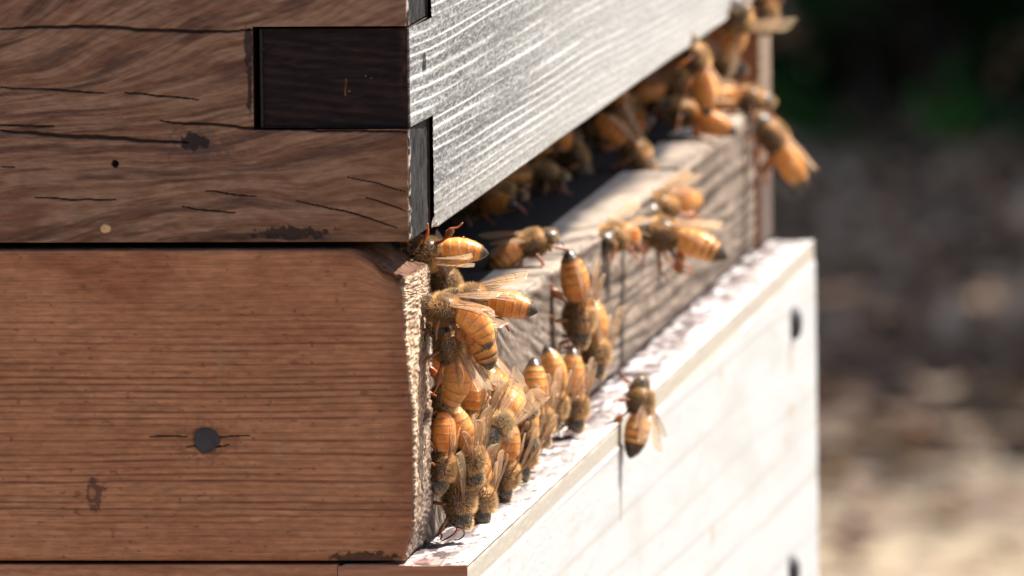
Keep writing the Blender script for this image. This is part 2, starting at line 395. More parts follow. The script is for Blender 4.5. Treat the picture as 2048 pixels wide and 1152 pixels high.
def rail_col(P, n):
    x, y, z = P.T
    nx = sst(0.35, 0.75, n[:, 0]); nzz = sst(0.4, 0.8, n[:, 2])
    l, v = rail_lines(P)
    fine = fbm(x/7, v/0.22, 0, 90, 4); pat = fbm(x/16, z/7, 0, 91, 4)
    c = mix(C3(0.475, 0.215, 0.108), C3(0.40, 0.168, 0.083), np.clip(0.45+1.3*pat, 0, 1))
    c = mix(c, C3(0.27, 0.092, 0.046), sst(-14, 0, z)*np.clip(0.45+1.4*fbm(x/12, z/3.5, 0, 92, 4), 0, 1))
    c = mix(c, C3(0.18, 0.062, 0.036), np.clip(l*0.85, 0, 1))
    c *= (1+0.32*fine)[:, None]
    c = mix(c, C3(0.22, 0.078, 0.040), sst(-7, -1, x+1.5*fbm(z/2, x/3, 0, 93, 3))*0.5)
    flk = 0.6*sst(0.42, 0.55, fbm(x/1.4, z/0.8, 0, 94, 3)); c = mix(c, C3(0.09, 0.032, 0.022), flk*0.7)
    # pale scratches
    for (a, b, dx) in (((440, 690), (438, 770), 0.25), ((545, 800), (541, 850), 0.12), ((571, 880), (540, 950), 0.2), ((520, 870), (530, 840), 0.12)):
        (xa, za), (xb, zb) = px(*a), px(*b)
        t = np.clip(((x-xa)*(xb-xa)+(z-za)*(zb-za))/((xb-xa)**2+(zb-za)**2), 0, 1)
        d = np.hypot(x-xa-(xb-xa)*t+0.3*fbm(z/1.2, x, 0, 96, 2), z-za-(zb-za)*t)
        c = mix(c, C3(0.36, 0.22, 0.13), 0.42*(1-sst(0.5*dx, 2.2*dx, d)))
    ck, nail, st, low = rail_masks(P)
    c = mix(c, C3(0.085, 0.035, 0.034), st*0.75); c = mix(c, C3(0.04, 0.022, 0.02), low*0.8)
    rh = blob(x, z, 413, 882, 60, 40, 87, 0.9); c = mix(c, C3(0.20, 0.085, 0.045), rh*0.45)
    c = mix(c, C3(0.06, 0.032, 0.028), np.clip(nail*0.55+ck*0.9, 0, 1))
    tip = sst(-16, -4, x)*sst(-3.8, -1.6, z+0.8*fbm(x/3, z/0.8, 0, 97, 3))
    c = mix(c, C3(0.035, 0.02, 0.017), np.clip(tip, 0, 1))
    # rough weathered end
    e = np.clip(0.5+1.3*fbm(y/1.1, z/0.8, x/1.0, 98, 4), 0, 1)
    ce = mix(C3(0.20, 0.125, 0.08), C3(0.56, 0.41, 0.28), e)
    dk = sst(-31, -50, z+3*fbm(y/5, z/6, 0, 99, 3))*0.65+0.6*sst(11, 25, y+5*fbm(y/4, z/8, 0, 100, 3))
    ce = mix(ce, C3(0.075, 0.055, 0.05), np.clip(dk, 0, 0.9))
    hole = (1-sst(0.6, 1.4, np.hypot((y-17)/3.5, (z+31.5)/1.7))); ce = mix(ce, C3(0.02, 0.013, 0.012), hole)
    c = mix(c, ce, nx); c = mix(c, C3(0.11, 0.056, 0.034)*(1+0.9*fbm(x/3, y/0.8, 0, 108, 3))[:, None], nzz); c = mix(c, C3(0.03, 0.02, 0.015), sst(0.5, 0.85, n[:, 1])*(y < 100))  # inner rail face painted dark to deepen the shade of the entrance
    return np.clip(c, 0.006, 0.9)
def rail_disp(P, n):
    x, y, z = P.T
    ny = sst(0.5, 0.9, -n[:, 1]); nx = np.clip(sst(0.1, 0.6, n[:, 0]), 0, 1)
    l, v = rail_lines(P); ck, nail, st, low = rail_masks(P)
    d = -0.06*l+0.03*fbm(x/5, v/0.4, 0, 101, 3)+0.12*fbm(x/30, z/15, 0, 102, 2)-0.5*ck-0.12*nail-0.25*low
    d = d-0.5*sst(-5, 0, x)*np.clip(0.3+fbm(z/3, x/2, 0, 103, 3), 0, 1)
    d = d-1.1*sst(-12, -1, x)*sst(-8, -2, z)
    hole = (1-sst(0.6, 1.4, np.hypot((y-17)/3.5, (z+31.5)/1.7)))
    e = 0.45*fbm(y/8, z/5.0, 0, 104, 3)+0.34*fbm(y/1.8, z/0.4, 0, 105, 3)-1.2*hole
    return d*ny+e*nx
def rail_warp(P, n):
    P = P.copy(); x, y, z = P.T
    top = sst(-12, -1, z)
    drop = (4.6*sst(-11, -0.3, x)**1.2+0.7*sst(-11, 0, x)*fbm(x/1.5, y/3, 0, 109, 3))*top
    P[:, 2] = z-drop*(x > -40)
    P[:, 0] = x+(-0.2*sst(4, 16, y)*sst(-3, -14, z)-1.3*sst(9, 0, y)*sst(-33, -8, z)-1.5*sst(-46, -53, z))*sst(-10, 0, x)
    return P
xs = axis(-DEP, 0, [(-72, -0, 0.17)], 12); ys = axis(-0.2, T, [(0, T, 0.3)], 3); zs = axis(-HB+0.4, ZR, [(-HB+0.5, ZR, 0.17)], 3)
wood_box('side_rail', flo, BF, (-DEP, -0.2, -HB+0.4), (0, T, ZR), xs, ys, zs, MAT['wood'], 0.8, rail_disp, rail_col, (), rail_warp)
ys2 = axis(W_-T, W_, [(W_-T, W_, 1.2)], 6); zs2 = axis(-HB+0.4, ZR, [(-HB+0.5, ZR, 0.6)], 3); xs2 = axis(-DEP, 0, [(-30, 0, 1)], 20)
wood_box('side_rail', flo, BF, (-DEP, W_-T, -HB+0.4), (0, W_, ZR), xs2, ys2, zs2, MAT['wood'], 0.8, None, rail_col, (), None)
# domed nail head in the near rail
def nail(name, parent, base, c, nrm, r, h=0.35):
    nrm = Vector(nrm).normalized(); q = nrm.to_track_quat('Z', 'Y').to_matrix()
    P = []; Q = []; N = 28; prof = [(1.0, -0.6), (1.0, 0.05), (0.92, 0.5*h), (0.6, 0.85*h), (0.3, h*0.95)]
    for k, (rr, hh) in enumerate(prof):
        for j in range(N):
            a = 2*math.pi*j/N; wv = 1+0.06*math.sin(3*a+1)
            v = q @ Vector((r*rr*wv*math.cos(a), r*rr*wv*math.sin(a), hh*1.0)); P.append(np.array(c)+np.array(v))
    v = q @ Vector((0, 0, h)); P.append(np.array(c)+np.array(v))
    for k in range(len(prof)-1):
        for j in range(N): Q.append((k*N+j, k*N+(j+1) % N, (k+1)*N+(j+1) % N, (k+1)*N+j))
    for j in range(N): Q.append(((len(prof)-1)*N+j, (len(prof)-1)*N+(j+1) % N, len(P)-1))
    return mesh_obj(name, (np.array(P)-np.array(base))/1000, Q, MAT['nail'], parent)
nx_, nz_ = px(413, 880)
nail('nail', flo, BF, (nx_, -0.25, nz_), (0, -1, 0), 2.05, 0.12)

def blk_v(P):
    x, y, z = P.T
    return z-0.085*x-100*np.exp(-np.maximum(y, 0)/100.0)+2.2*fbm(y/220, z/14, x/30, 110, 3)+0.35*fbm(y/80, z/3, x/8, 111, 3)
def blk_l(P):
    v = blk_v(P); k = v/3.0+1.6*fbm(v/8, P[:, 1]/260, 0, 112, 3); t = k-np.floor(k)
    return np.exp(-((t-0.5)/0.26)**2), v
def blk_col(P, n):
    x, y, z = P.T
    nz = sst(0.4, 0.8, n[:, 2]); l, v = blk_l(P)
    c = mix(C3(0.15, 0.112, 0.086), C3(0.31, 0.24, 0.186), np.clip(0.5+1.3*fbm(y/8, v/0.7, 0, 113, 4), 0, 1))
    c = mix(c, C3(0.045, 0.031, 0.024), np.clip(l*(0.8+0.9*fbm(y/25, z/4, 0, 114, 3)), 0, 1))
    c = mix(c, C3(0.09, 0.07, 0.06), sst(0.25, 0.5, fbm(y/10, z/3, 0, 115, 4))*0.6)
    c = mix(c, C3(0.08, 0.055, 0.045), sst(-49.5, -52.5, z+1.3*fbm(y/12, z/2, 0, 116, 3))*0.8)
    k2 = y/3.4+0.6*fbm(y/30, x/40, 0, 117, 3); t2 = k2-np.floor(k2)
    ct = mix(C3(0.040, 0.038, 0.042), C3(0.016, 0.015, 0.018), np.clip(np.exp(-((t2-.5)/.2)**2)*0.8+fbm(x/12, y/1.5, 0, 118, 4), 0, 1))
    ct = mix(ct, mix(C3(0.33, 0.265, 0.21), C3(0.11, 0.085, 0.068), np.clip(l*0.7+0.8*fbm(x/5, y/3, 0, 122, 3), 0, 1)), sst(-10, -5, x+2*fbm(y/20, x/3, 0, 120, 3)))  # dark inner floor, pale front lip: entrance shade and sun painted in
    return np.clip(mix(c, ct, nz), 0.006, 0.9)
def blk_disp(P, n):
    x, y, z = P.T
    nx = sst(0.3, 0.9, n[:, 0]); nz = sst(0.3, 0.9, n[:, 2]); l, v = blk_l(P)
    d = -0.12*l+0.20*fbm(y/8, v/0.7, 0, 113, 4)+0.5*fbm(y/40, z/14, 0, 119, 2)
    e = 0.12*fbm(x/10, y/1.5, 0, 118, 4)-0.12*l
    return d*nx+e*nz-0.8*np.clip(nx*nz*4, 0, 1)*np.clip(0.3+1.2*fbm(y/11, x/3, 0, 121, 4), -0.3, 1.5)
xs = axis(-DEP, -1, [(-60, -1, 0.8), (-6, -1, 0.25)], 14); ys = axis(T+0.4, W_-T-0.4, [(T+0.5, 200, 0.7), (200, 580, 1.4)], 6); zs = axis(-HB+0.3, ZF, [(-HB+0.4, ZF, 0.2)], 2)
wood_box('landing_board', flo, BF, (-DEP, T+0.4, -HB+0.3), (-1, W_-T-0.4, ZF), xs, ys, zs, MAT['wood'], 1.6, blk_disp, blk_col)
wood_box('back_rail', flo, BF, (-DEP-22, 0, -HB+0.4), (-DEP-0.5, W_, ZR), axis(-DEP-22, -DEP-.5, [], 6), axis(0, W_, [], 40), axis(-HB+.4, ZR, [], 10), MAT['wood'], 0.5, None, rail_col)
# ---------------------------------------------------------------- white painted box under the hive
ZW = -HB-0.15; HW = 240.0
wb = empty('painted_box', (-DEP/2, W_/2, ZW-HW), 'white painted wooden box with flaking paint on its ledge under the hive', 'box')
BW = (-DEP/2, W_/2, ZW-HW)
def wh_col(P, n):
    x, y, z = P.T
    nx = sst(0.35, 0.75, n[:, 0]); nz = sst(0.4, 0.8, n[:, 2]); ny = sst(0.4, 0.8, -n[:, 1])
    zz = ZW-z
    white = C3(0.43, 0.428, 0.42)
    v = z+0.012*y+3*fbm(y/420, z/20, 0, 130, 3); k = v/9.0+0.5*fbm(v/15, 0*v, 0, 131, 2); t = k-np.floor(k)
    ln = np.exp(-((t-.5)/.06)**2)*sst(-0.35, 0.25, fbm(y/170+z/23, z/6, 0, 132, 3)+0.15)
    c = mix(np.tile(white, (len(P), 1)), C3(0.27, 0.22, 0.17), np.clip(ln*0.35, 0, 1))
    c = mix(c, C3(0.37, 0.355, 0.33), sst(0.0, 0.5, fbm(y/40+z/31, z/9-y/160, 0, 133, 5))*0.45)
    wv = 4.2+0.5*fbm(y/30, 0*y, 0, 134, 2)
    c = mix(c, C3(0.36, 0.32, 0.265), sst(wv+0.3, wv-0.3, zz)*sst(0.0, 1.0, zz+0.4+0.5*fbm(y/9, z, 0, 135, 3)))
    c = mix(c, C3(0.30, 0.22, 0.16), np.exp(-((zz-wv)/0.16)**2)*np.clip(0.5+fbm(y/20, 0*y, 0, 136, 3), 0, 1)*0.8)
    sp = sst(0.44, 0.55, fbm(y/7, z/1.2, 0, 137, 3)); c = mix(c, C3(0.42, 0.34, 0.26), sp*0.6)
    # rust marks
    for (u, v_, ry, rz_) in ((1440, 745, 5, 2.0), (1580, 715, 7, 4.5), (1582, 820, 6, 2.6), (1425, 1070, 5, 3.0), (1575, 880, 5, 2)):
        q = on_x(u, v_, XW); d = np.hypot((y-q[1])/ry, (z-q[2])/rz_)+0.4*fbm(y/3, z/1.5, 0, 138, 2)
        c = mix(c, C3(0.36, 0.25, 0.17), (1-sst(0.3, 1.0, d))*0.7)
    # ledge: bare grey wood and peeling red primer along the inner edge, white outside
    q = fbm(y/9, x/2.2, 0, 140, 4)
    cl = mix(np.tile(C3(0.46, 0.43, 0.41), (len(P), 1)), C3(0.075, 0.026, 0.022), np.exp(-((q-0.02)/0.06)**2)*sst(9.4, 7.0, x+2.2*q)*0.9)
    cl = mix(cl, C3(0.24, 0.20, 0.185), sst(0.05, 0.16, q)*sst(9.0, 5.0, x+2.2*q)*0.8)
    cl = mix(cl, C3(0.07, 0.045, 0.045), sst(0.10, 0.28, fbm(y/6, x/1.4, 0, 141, 4)+0.16)*sst(6.0, 2.2, x+2.5*fbm(y/12, x/3, 0, 142, 3))*0.9)
    cl = mix(cl, C3(0.42, 0.20, 0.14), sst(14, 0, y)*sst(-0.05, 0.2, fbm(y/3, x/6, 0, 143, 3))*0.75)
    ce = mix(C3(0.48, 0.22, 0.12), C3(0.34, 0.14, 0.075), np.clip(0.5+1.2*fbm(x/9, z/0.6, 0, 144, 4), 0, 1))
    c = mix(c, cl, nz); c = mix(c, ce, ny)
    return np.clip(c, 0.006, 0.9)
def wh_disp(P, n):
    x, y, z = P.T
    nx = sst(0.3, 0.9, n[:, 0]); nz = sst(0.3, 0.9, n[:, 2]); zz = ZW-z
    v = z+0.012*y+3*fbm(y/420, z/20, 0, 130, 3); k = v/9.0+0.5*fbm(v/15, 0*v, 0, 131, 2); t = k-np.floor(k)
    ln = np.exp(-((t-.5)/.05)**2)
    d = -0.03*ln+0.12*fbm(y/30, z/6, 0, 150, 3)-0.35*sst(4.5, 4.0, zz)+0.05*fbm(y/4, z/0.8, 0, 151, 3)-0.4*np.clip(sst(1.2, 0, zz)*(0.4+fbm(y/6, 0*y, 0, 153, 3)), 0, 1)
    q = fbm(y/9, x/2.2, 0, 140, 4); e = -0.22*sst(0.05, 0.2, q)*sst(8.6, 5, x)+0.12*fbm(y/6, x/1.4, 0, 141, 4)
    return d*nx+e*nz
xs = axis(-13, XW, [(-2, XW, 0.22)], 2); ys = axis(-0.8, W_, [(0, 120, 0.8), (120, 600, 1.8)], 6); zs = axis(ZW-HW, ZW, [(ZW-14, ZW, 0.22), (ZW-110, ZW-14, 0.6)], 8)
wood_box('front_board', wb, BW, (-13, -0.8, ZW-HW), (XW, W_, ZW), xs, ys, zs, MAT['paint'], 0.2, wh_disp, wh_col)
def wside_col(P, n):
    x, y, z = P.T
    c = mix(C3(0.48, 0.22, 0.12), C3(0.34, 0.14, 0.075), np.clip(0.5+1.2*fbm(x/14, z/0.7, 0, 160, 4), 0, 1))
    return c
wood_box('side_board', wb, BW, (-DEP, -0.8, ZW-HW), (-13.05, 21, ZW), axis(-DEP, -13.05, [(-75, -13.05, 0.4)], 14), axis(-0.8, 21, [], 3), axis(ZW-HW, ZW, [(ZW-6, ZW, 0.25)], 12), MAT['wood'], 0.15,
         lambda P, n: 0.08*fbm(P[:, 0]/10, P[:, 2]/0.7, 0, 161, 3)*sst(.5, .9, -n[:, 1]), wside_col)
wood_box('side_board', wb, BW, (-DEP, W_-21, ZW-HW), (-13.3, W_, ZW), axis(-DEP, -13.3, [], 14), axis(W_-21, W_, [], 3), axis(ZW-HW, ZW, [], 12), MAT['wood'], 0.4, None, wside_col)
wood_box('back_board', wb, BW, (-DEP-22, -0.6, ZW-HW), (-DEP-0.5, W_, ZW), axis(-DEP-22, -DEP-.5, [], 6), axis(-.6, W_, [], 40), axis(ZW-HW, ZW, [], 12), MAT['wood'], 0.4, None, wside_col)
for (u, v) in ((1584, 645), (1580, 1142)):
    q = on_x(u, v, XW); nail('nail', wb, BW, (XW+0.5, q[1], q[2]), (1, 0, 0.0), 3.4, 1.6)
# two beams carrying the stack
for yy, lab in ((60, 'rough wooden beam under the near side of the white box'), (W_-60, 'rough wooden beam under the far side of the white box')):
    hgt = Z0+ZW-HW
    o = wood_box('support_beam', None, (0, 0, -Z0), (-DEP-30, yy-50, -Z0-8), (20, yy+50, ZW-HW-0.3), axis(-DEP-30, 20, [], 30), axis(yy-50, yy+50, [], 12), axis(-Z0-8, ZW-HW-.3, [], 30), MAT['wood'], 3, None, wside_col)
    tag(o, lab, 'beam', 'beams under the hive')
# ------------------------------------------------------------------ bees (local frame: head +X, back +Z, millimetres)
m, t, p = new_mat('bee_cuticle')
a = t.nodes.new('ShaderNodeAttribute'); a.attribute_name = 'col'
tc = t.nodes.new('ShaderNodeTexCoord'); n = t.nodes.new('ShaderNodeTexNoise'); n.inputs['Scale'].default_value = 2500
t.links.new(tc.outputs['Object'], n.inputs['Vector'])
r = t.nodes.new('ShaderNodeMapRange'); r.inputs[1].default_value = 0.3; r.inputs[2].default_value = 0.7; r.inputs[3].default_value = 0.85; r.inputs[4].default_value = 1.15
t.links.new(n.outputs[0], r.inputs[0])
x = t.nodes.new('ShaderNodeVectorMath'); x.operation = 'SCALE'
t.links.new(a.outputs['Color'], x.inputs[0]); t.links.new(r.outputs[0], x.inputs['Scale']); t.links.new(x.outputs[0], p.inputs['Base Color'])
p.inputs['Roughness'].default_value = 0.36; p.inputs['Specular IOR Level'].default_value = 0.6; p.inputs['Subsurface Weight'].default_value = 0.55
p.inputs['Subsurface Radius'].default_value = (1.0, 0.45, 0.12); p.inputs['Subsurface Scale'].default_value = 0.0016
MAT['bee'] = m
m, t, p = new_mat('bee_hair')
a = t.nodes.new('ShaderNodeAttribute'); a.attribute_name = 'col'
t.links.new(a.outputs['Color'], p.inputs['Base Color']); p.inputs['Roughness'].default_value = 0.6
tr = t.nodes.new('ShaderNodeBsdfTranslucent'); t.links.new(a.outputs['Color'], tr.inputs[0])
mx = t.nodes.new('ShaderNodeMixShader'); mx.inputs[0].default_value = 0.3
t.links.new(p.outputs[0], mx.inputs[1]); t.links.new(tr.outputs[0], mx.inputs[2]); t.links.new(mx.outputs[0], t.nodes['Material Output'].inputs[0])
MAT['hair'] = m
m, t, p = new_mat('wing_membrane')
tc = t.nodes.new('ShaderNodeTexCoord'); n = t.nodes.new('ShaderNodeTexNoise'); n.inputs['Scale'].default_value = 700
t.links.new(tc.outputs['Object'], n.inputs['Vector'])
cr = t.nodes.new('ShaderNodeValToRGB'); cr.color_ramp.elements[0].color = (0.72, 0.48, 0.26, 1); cr.color_ramp.elements[1].color = (0.92, 0.76, 0.54, 1)
t.links.new(n.outputs[0], cr.inputs[0]); t.links.new(cr.outputs[0], p.inputs['Base Color'])
p.inputs['Roughness'].default_value = 0.28
tr = t.nodes.new('ShaderNodeBsdfTranslucent'); t.links.new(cr.outputs[0], tr.inputs[0])
m1 = t.nodes.new('ShaderNodeMixShader'); m1.inputs[0].default_value = 0.45
t.links.new(p.outputs[0], m1.inputs[1]); t.links.new(tr.outputs[0], m1.inputs[2])
tp = t.nodes.new('ShaderNodeBsdfTransparent'); tp.inputs[0].default_value = (0.98, 0.88, 0.74, 1)
m2 = t.nodes.new('ShaderNodeMixShader'); m2.inputs[0].default_value = 0.62
t.links.new(m1.outputs[0], m2.inputs[1]); t.links.new(tp.outputs[0], m2.inputs[2]); t.links.new(m2.outputs[0], t.nodes['Material Output'].inputs[0])
MAT['wing'] = m
MAT['vein'] = flat_mat('wing_vein', (0.22, 0.10, 0.04), 0.4)
MAT['eye'] = flat_mat('bee_eye', (0.018, 0.012, 0.010), 0.22, 0, 0.2)
MAT['feeler'] = flat_mat('bee_antenna', (0.05, 0.025, 0.012), 0.4)

UH = np.array([0, .12, .4, .9, 1.4, 1.75, 1.95, 2.1, 2.4, 3.0, 4.0, 5.0, 5.7, 6.15, 6.4, 6.6, 6.9, 7.5, 8.5, 9.6, 10.8, 11.9, 12.7, 13.3, 13.7])
WY = 1.12*np.array([.15, .8, 1.45, 1.85, 1.80, 1.45, 1.25, 1.3, 1.72, 2.05, 2.2, 2.10, 1.8, 1.5, 1.3, 1.25, 1.42, 1.78, 1.96, 1.98, 1.84, 1.50, 1.10, .68, .10])
WZ = 1.10*np.array([.15, 1.0, 1.6, 1.80, 1.65, 1.35, 1.2, 1.25, 1.65, 1.98, 2.12, 2.02, 1.75, 1.4, 1.15, 1.15, 1.40, 1.74, 1.90, 1.90, 1.74, 1.40, 1.02, .62, .10])
SEG = (6.75, 8.05, 9.3, 10.5, 11.6, 12.6, 13.7)
def spine(curl, hp, side=0.0):
    """position, tailward direction and dorsal normal for u; the abdomen bends down by curl and sideways by side"""
    us = np.linspace(0, 13.7, 120); du = us[1]-us[0]
    a = np.where(us > 6.2, np.radians(curl)*sst(6.0, 13.7, us), np.where(us < 2.2, -np.radians(hp)*sst(2.2, 1.2, us), 0))
    b = np.where(us > 6.2, np.radians(side)*sst(6.0, 13.0, us), 0)
    d = np.stack([-np.cos(a)*np.cos(b), -np.cos(a)*np.sin(b), -np.sin(a)], 1)
    d = np.where((us < 2.2)[:, None], np.stack([-np.cos(a), 0*a, -np.sin(a)], 1), d)
    P = np.cumsum(d*(du*np.where(us > 6.5, 1.12, 1.0))[:, None], 0); k = np.argmin(np.abs(us-4.1)); P = P-P[k]
    nn = np.stack([-np.sin(a), 0*a, np.cos(a)], 1)
    s = np.cross(nn, -d); s /= np.linalg.norm(s, axis=1, keepdims=True); nn = np.cross(-d, s)
    return us, P, d, s, nn
def tube(pts, rad, N=8, flat=None):
    pts = np.array(pts, float); V = []; Q = []
    for i, q in enumerate(pts):
        d = pts[min(i+1, len(pts)-1)]-pts[max(i-1, 0)]; d /= np.linalg.norm(d)+1e-9
        h = np.array([0, 0, 1.0]) if abs(d[2]) < 0.9 else np.array([1.0, 0, 0])
        e1 = np.cross(d, h); e1 /= np.linalg.norm(e1); e2 = np.cross(d, e1)
        fl = flat[i] if flat is not None else 1
        for j in range(N):
            an = 2*math.pi*j/N; V.append(q+rad[i]*(math.cos(an)*e1/fl+math.sin(an)*e2*fl))
    for i in range(len(pts)-1):
        for j in range(N): Q.append((i*N+j, i*N+(j+1) % N, (i+1)*N+(j+1) % N, (i+1)*N+j))
    n = len(V); V.append(pts[0]); V.append(pts[-1])
    for j in range(N):
        Q.append((n, (j+1) % N, j)); Q.append((n+1, (len(pts)-1)*N+j, (len(pts)-1)*N+(j+1) % N))
    return np.array(V), Q
def smooth_path(ks, n=6):
    ks = [np.array(k, float) for k in ks]; out = []
    for i in range(len(ks)-1):
        p0 = ks[max(i-1, 0)]; p1 = ks[i]; p2 = ks[i+1]; p3 = ks[min(i+2, len(ks)-1)]
        for k in range(n):
            t = k/n; out.append(0.5*((2*p1)+(p2-p0)*t+(2*p0-5*p1+4*p2-p3)*t*t+(-p0+3*p1-3*p2+p3)*t**3))
    out.append(ks[-1]); return np.array(out)

AMB = C3(0.70, 0.275, 0.035); AMB2 = C3(0.86, 0.45, 0.11); DK = C3(0.022, 0.013, 0.009); PALE = C3(0.74, 0.53, 0.28)
def body_color(u, th, rnd, dark):
    """u along the body, th angle (pi/2 = back)"""
    dorsal = np.sin(th)
    q_ = np.random.default_rng(int(rnd*10)+1).random()
    c = mix(np.tile(C3(0.66, 0.205, 0.016)*(1-q_)+AMB*q_, (len(u), 1)), AMB2*q_+AMB*(1-q_), np.clip(0.4+0.8*fbm(u*1.3+rnd, th*1.4, 0, 300, 3), 0, 1))
    for k in range(6):
        a, b = SEG[k], SEG[k+1]; t = (u-a)/(b-a); ins = (t >= 0) & (t < 1)
        pal = np.where(ins, sst(0.5, 0.0, t), 0)*(0.26 if k else 0.7); c = mix(c, PALE, pal)
        w0 = 0.80-0.10*k*dark
        dk = np.where(ins, sst(w0-0.1, w0+0.2, t), 0)*min(1, 0.46+0.15*k*dark+0.45*dark)*sst(-0.9, 0.2, dorsal)
        c = mix(c, C3(0.13, 0.05, 0.018) if k < 3 else DK*1.6, np.clip(dk, 0, 1))
    c = mix(c, DK, sst(12.25-1.0*dark, 12.9-0.9*dark, u)*0.97)
    thx = C3(0.06, 0.030, 0.013); c = mix(c, thx, sst(6.75, 6.55, u)); c = mix(c, C3(0.040, 0.027, 0.018), sst(2.2, 1.9, u))
    return c*np.random.default_rng(int(rnd*10)).uniform(.82, 1.12)
def make_bee(name, label, seed, curl=15, hp=50, side=0, dark=0.35, wing='fold', legs='stand', G=3.1, fuzz=1.0, hairc=(0.86, 0.52, 0.21)):
    rg = np.random.default_rng(seed); rnd = seed*7.3
    root = bpy.data.objects.new(name, None); COL.objects.link(root); root.empty_display_size = 0.005
    tag(root, label, 'bee', 'honey bees at the hive entrance')
    us, P, d, s, nn = spine(curl, hp, side); N = 32
    wy = np.interp(us, UH, WY); wz = np.interp(us, UH, WZ)
    # soften the profile, then step it at each abdominal plate
    ker = np.array([1, 2, 3, 2, 1])/9.0
    for _ in range(2):
        wy[2:-2] = np.convolve(wy, ker, 'valid'); wz[2:-2] = np.convolve(wz, ker, 'valid')
    k_ = np.zeros_like(us)
    for k in range(6):
        t = (us-SEG[k])/(SEG[k+1]-SEG[k]); k_ = np.where((t >= 0) & (t < 1), -0.018+0.036*t, k_)
    wy = wy*(1+k_); wz = wz*(1+k_)
    th = np.linspace(0, 2*np.pi, N, endpoint=False)
    V = P[:, None, :]+wy[:, None, None]*np.cos(th)[None, :, None]*s[:, None, :]+wz[:, None, None]*np.sin(th)[None, :, None]*nn[:, None, :]
    V = V.reshape(-1, 3); U = np.repeat(us, N); TH = np.tile(th, len(us)); Q = []
    for i in range(len(us)-1):
        for j in range(N): Q.append((i*N+j, (i+1)*N+j, (i+1)*N+(j+1) % N, i*N+(j+1) % N))
    Q.append(tuple(range(N))); Q.append(tuple(reversed(range((len(us)-1)*N, len(us)*N))))
    cb = body_color(U, TH, rnd, dark)
    Vs = [V]; Cs = [cb]; off = len(V)
    # legs grow out of the thorax in the same mesh
    lc1 = C3(0.34, 0.11, 0.022); lc0 = C3(0.05, 0.025, 0.012)
    for sd in (-1, 1):
        for kind in range(3):
            x0 = (1.1, 0.0, -1.1)[kind]; root_p = (x0*0.8, sd*0.8, -1.1); j_ = lambda sc: rg.normal(0, sc, 3)
            if legs == 'stand':
                kn = np.array([(2.6, sd*2.3, -1.0), (-0.3, sd*3.2, -0.8), (-2.9, sd*2.5, -1.0)][kind])+j_(0.25)
                an = np.array([(3.9, sd*2.4, -2.4), (-0.7, sd*4.1, -2.5), (-4.7, sd*3.3, -2.3)][kind])+j_(0.3)
                ft = np.array([(4.9, sd*2.2, -G), (-1.0, sd*4.9, -G), (-6.4, sd*3.7, -G)][kind])+j_(0.3); ft[2] = -G
            else:
                kn = np.array([(1.8, sd*1.9, -2.4), (-0.6, sd*2.5, -2.6), (-2.6, sd*2.1, -2.4)][kind])+j_(0.3)
                an = np.array([(2.4, sd*1.6, -4.0), (-1.6, sd*2.3, -4.6), (-4.2, sd*1.9, -4.2)][kind])+j_(0.4)
                ft = np.array([(1.8, sd*1.5, -5.4), (-2.8, sd*2.0, -6.2), (-6.0, sd*1.6, -5.0)][kind])+j_(0.4)
            mid = (an+ft)/2+np.array([0, 0, 0.25])
            pts = smooth_path([root_p, np.array(root_p)*0.45+kn*0.55+np.array([0, 0, 0.15]), kn, kn*0.45+an*0.55, an, mid, ft], 4)
            tt = np.linspace(0, 1, len(pts))
            rad = np.interp(tt, [0, .15, .33, .37, .5, .64, .68, .85, .97, 1], [.34, .34, .22, .2, .32 if kind < 2 else .60, .26 if kind < 2 else .50, .17, .14, .15, .06])
            fl = np.interp(tt, [0, .35, .5, .66, 1], [1, 1, 1.0 if kind < 2 else 1.45, 1, 1])
            v, q = tube(pts, rad, 8, fl)
            cc = mix(np.tile(lc0, (len(v), 1)), lc1, np.clip(np.concatenate([np.repeat(sst(0.1, 0.5, tt), 8), [0, 1]])*(0.55+0.45*rg.random()), 0, 1))
            Vs.append(v); Cs.append(cc); Q += [tuple(i+off for i in f) for f in q]; off += len(v)
    # mandibles and tongue below the face
    fdir = -d[2]; face = P[1]
    for sd in (-1, 1):
        v, q = tube(smooth_path([face+s[2]*sd*0.5-nn[2]*1.0, face+fdir*0.45+s[2]*sd*0.42-nn[2]*1.45, face+fdir*0.5+s[2]*sd*0.08-nn[2]*1.85], 4), np.linspace(.26, .1, 9), 8)
        Vs.append(v); Cs.append(np.tile(lc0*1.5, (len(v), 1))); Q += [tuple(i+off for i in f) for f in q]; off += len(v)
    mesh_obj('body', np.concatenate(Vs)/1000, Q, MAT['bee'], root, np.concatenate(Cs))
    # eyes
    ih = np.argmin(np.abs(us-0.95))
    for sd in (-1, 1):
        bm = bmesh.new(); bmesh.ops.create_uvsphere(bm, u_segments=20, v_segments=14, radius=1)
        S = np.array([v.co[:] for v in bm.verts]); F = [tuple(v.index for v in f.verts) for f in bm.faces]; bm.free()
        c = P[ih]+s[ih]*sd*1.45+nn[ih]*0.25
        E = c+S[:, :1]*0.62*(-d[ih])+S[:, 1:2]*0.55*s[ih]+S[:, 2:3]*1.25*(nn[ih]*0.96+s[ih]*-sd*0.25)
        mesh_obj('eye', E/1000, F, MAT['eye'], root)
        b0 = P[3]+fdir*0.15+s[3]*sd*0.42+nn[3]*0.15
        e1 = b0+fdir*0.9+s[3]*sd*0.75+nn[3]*0.55+rg.normal(0, .15, 3)
        e2 = e1+fdir*1.2+s[3]*sd*0.55-nn[3]*0.9+rg.normal(0, .25, 3)
        e3 = e2+fdir*0.4+s[3]*sd*0.15-nn[3]*1.0+rg.normal(0, .25, 3)
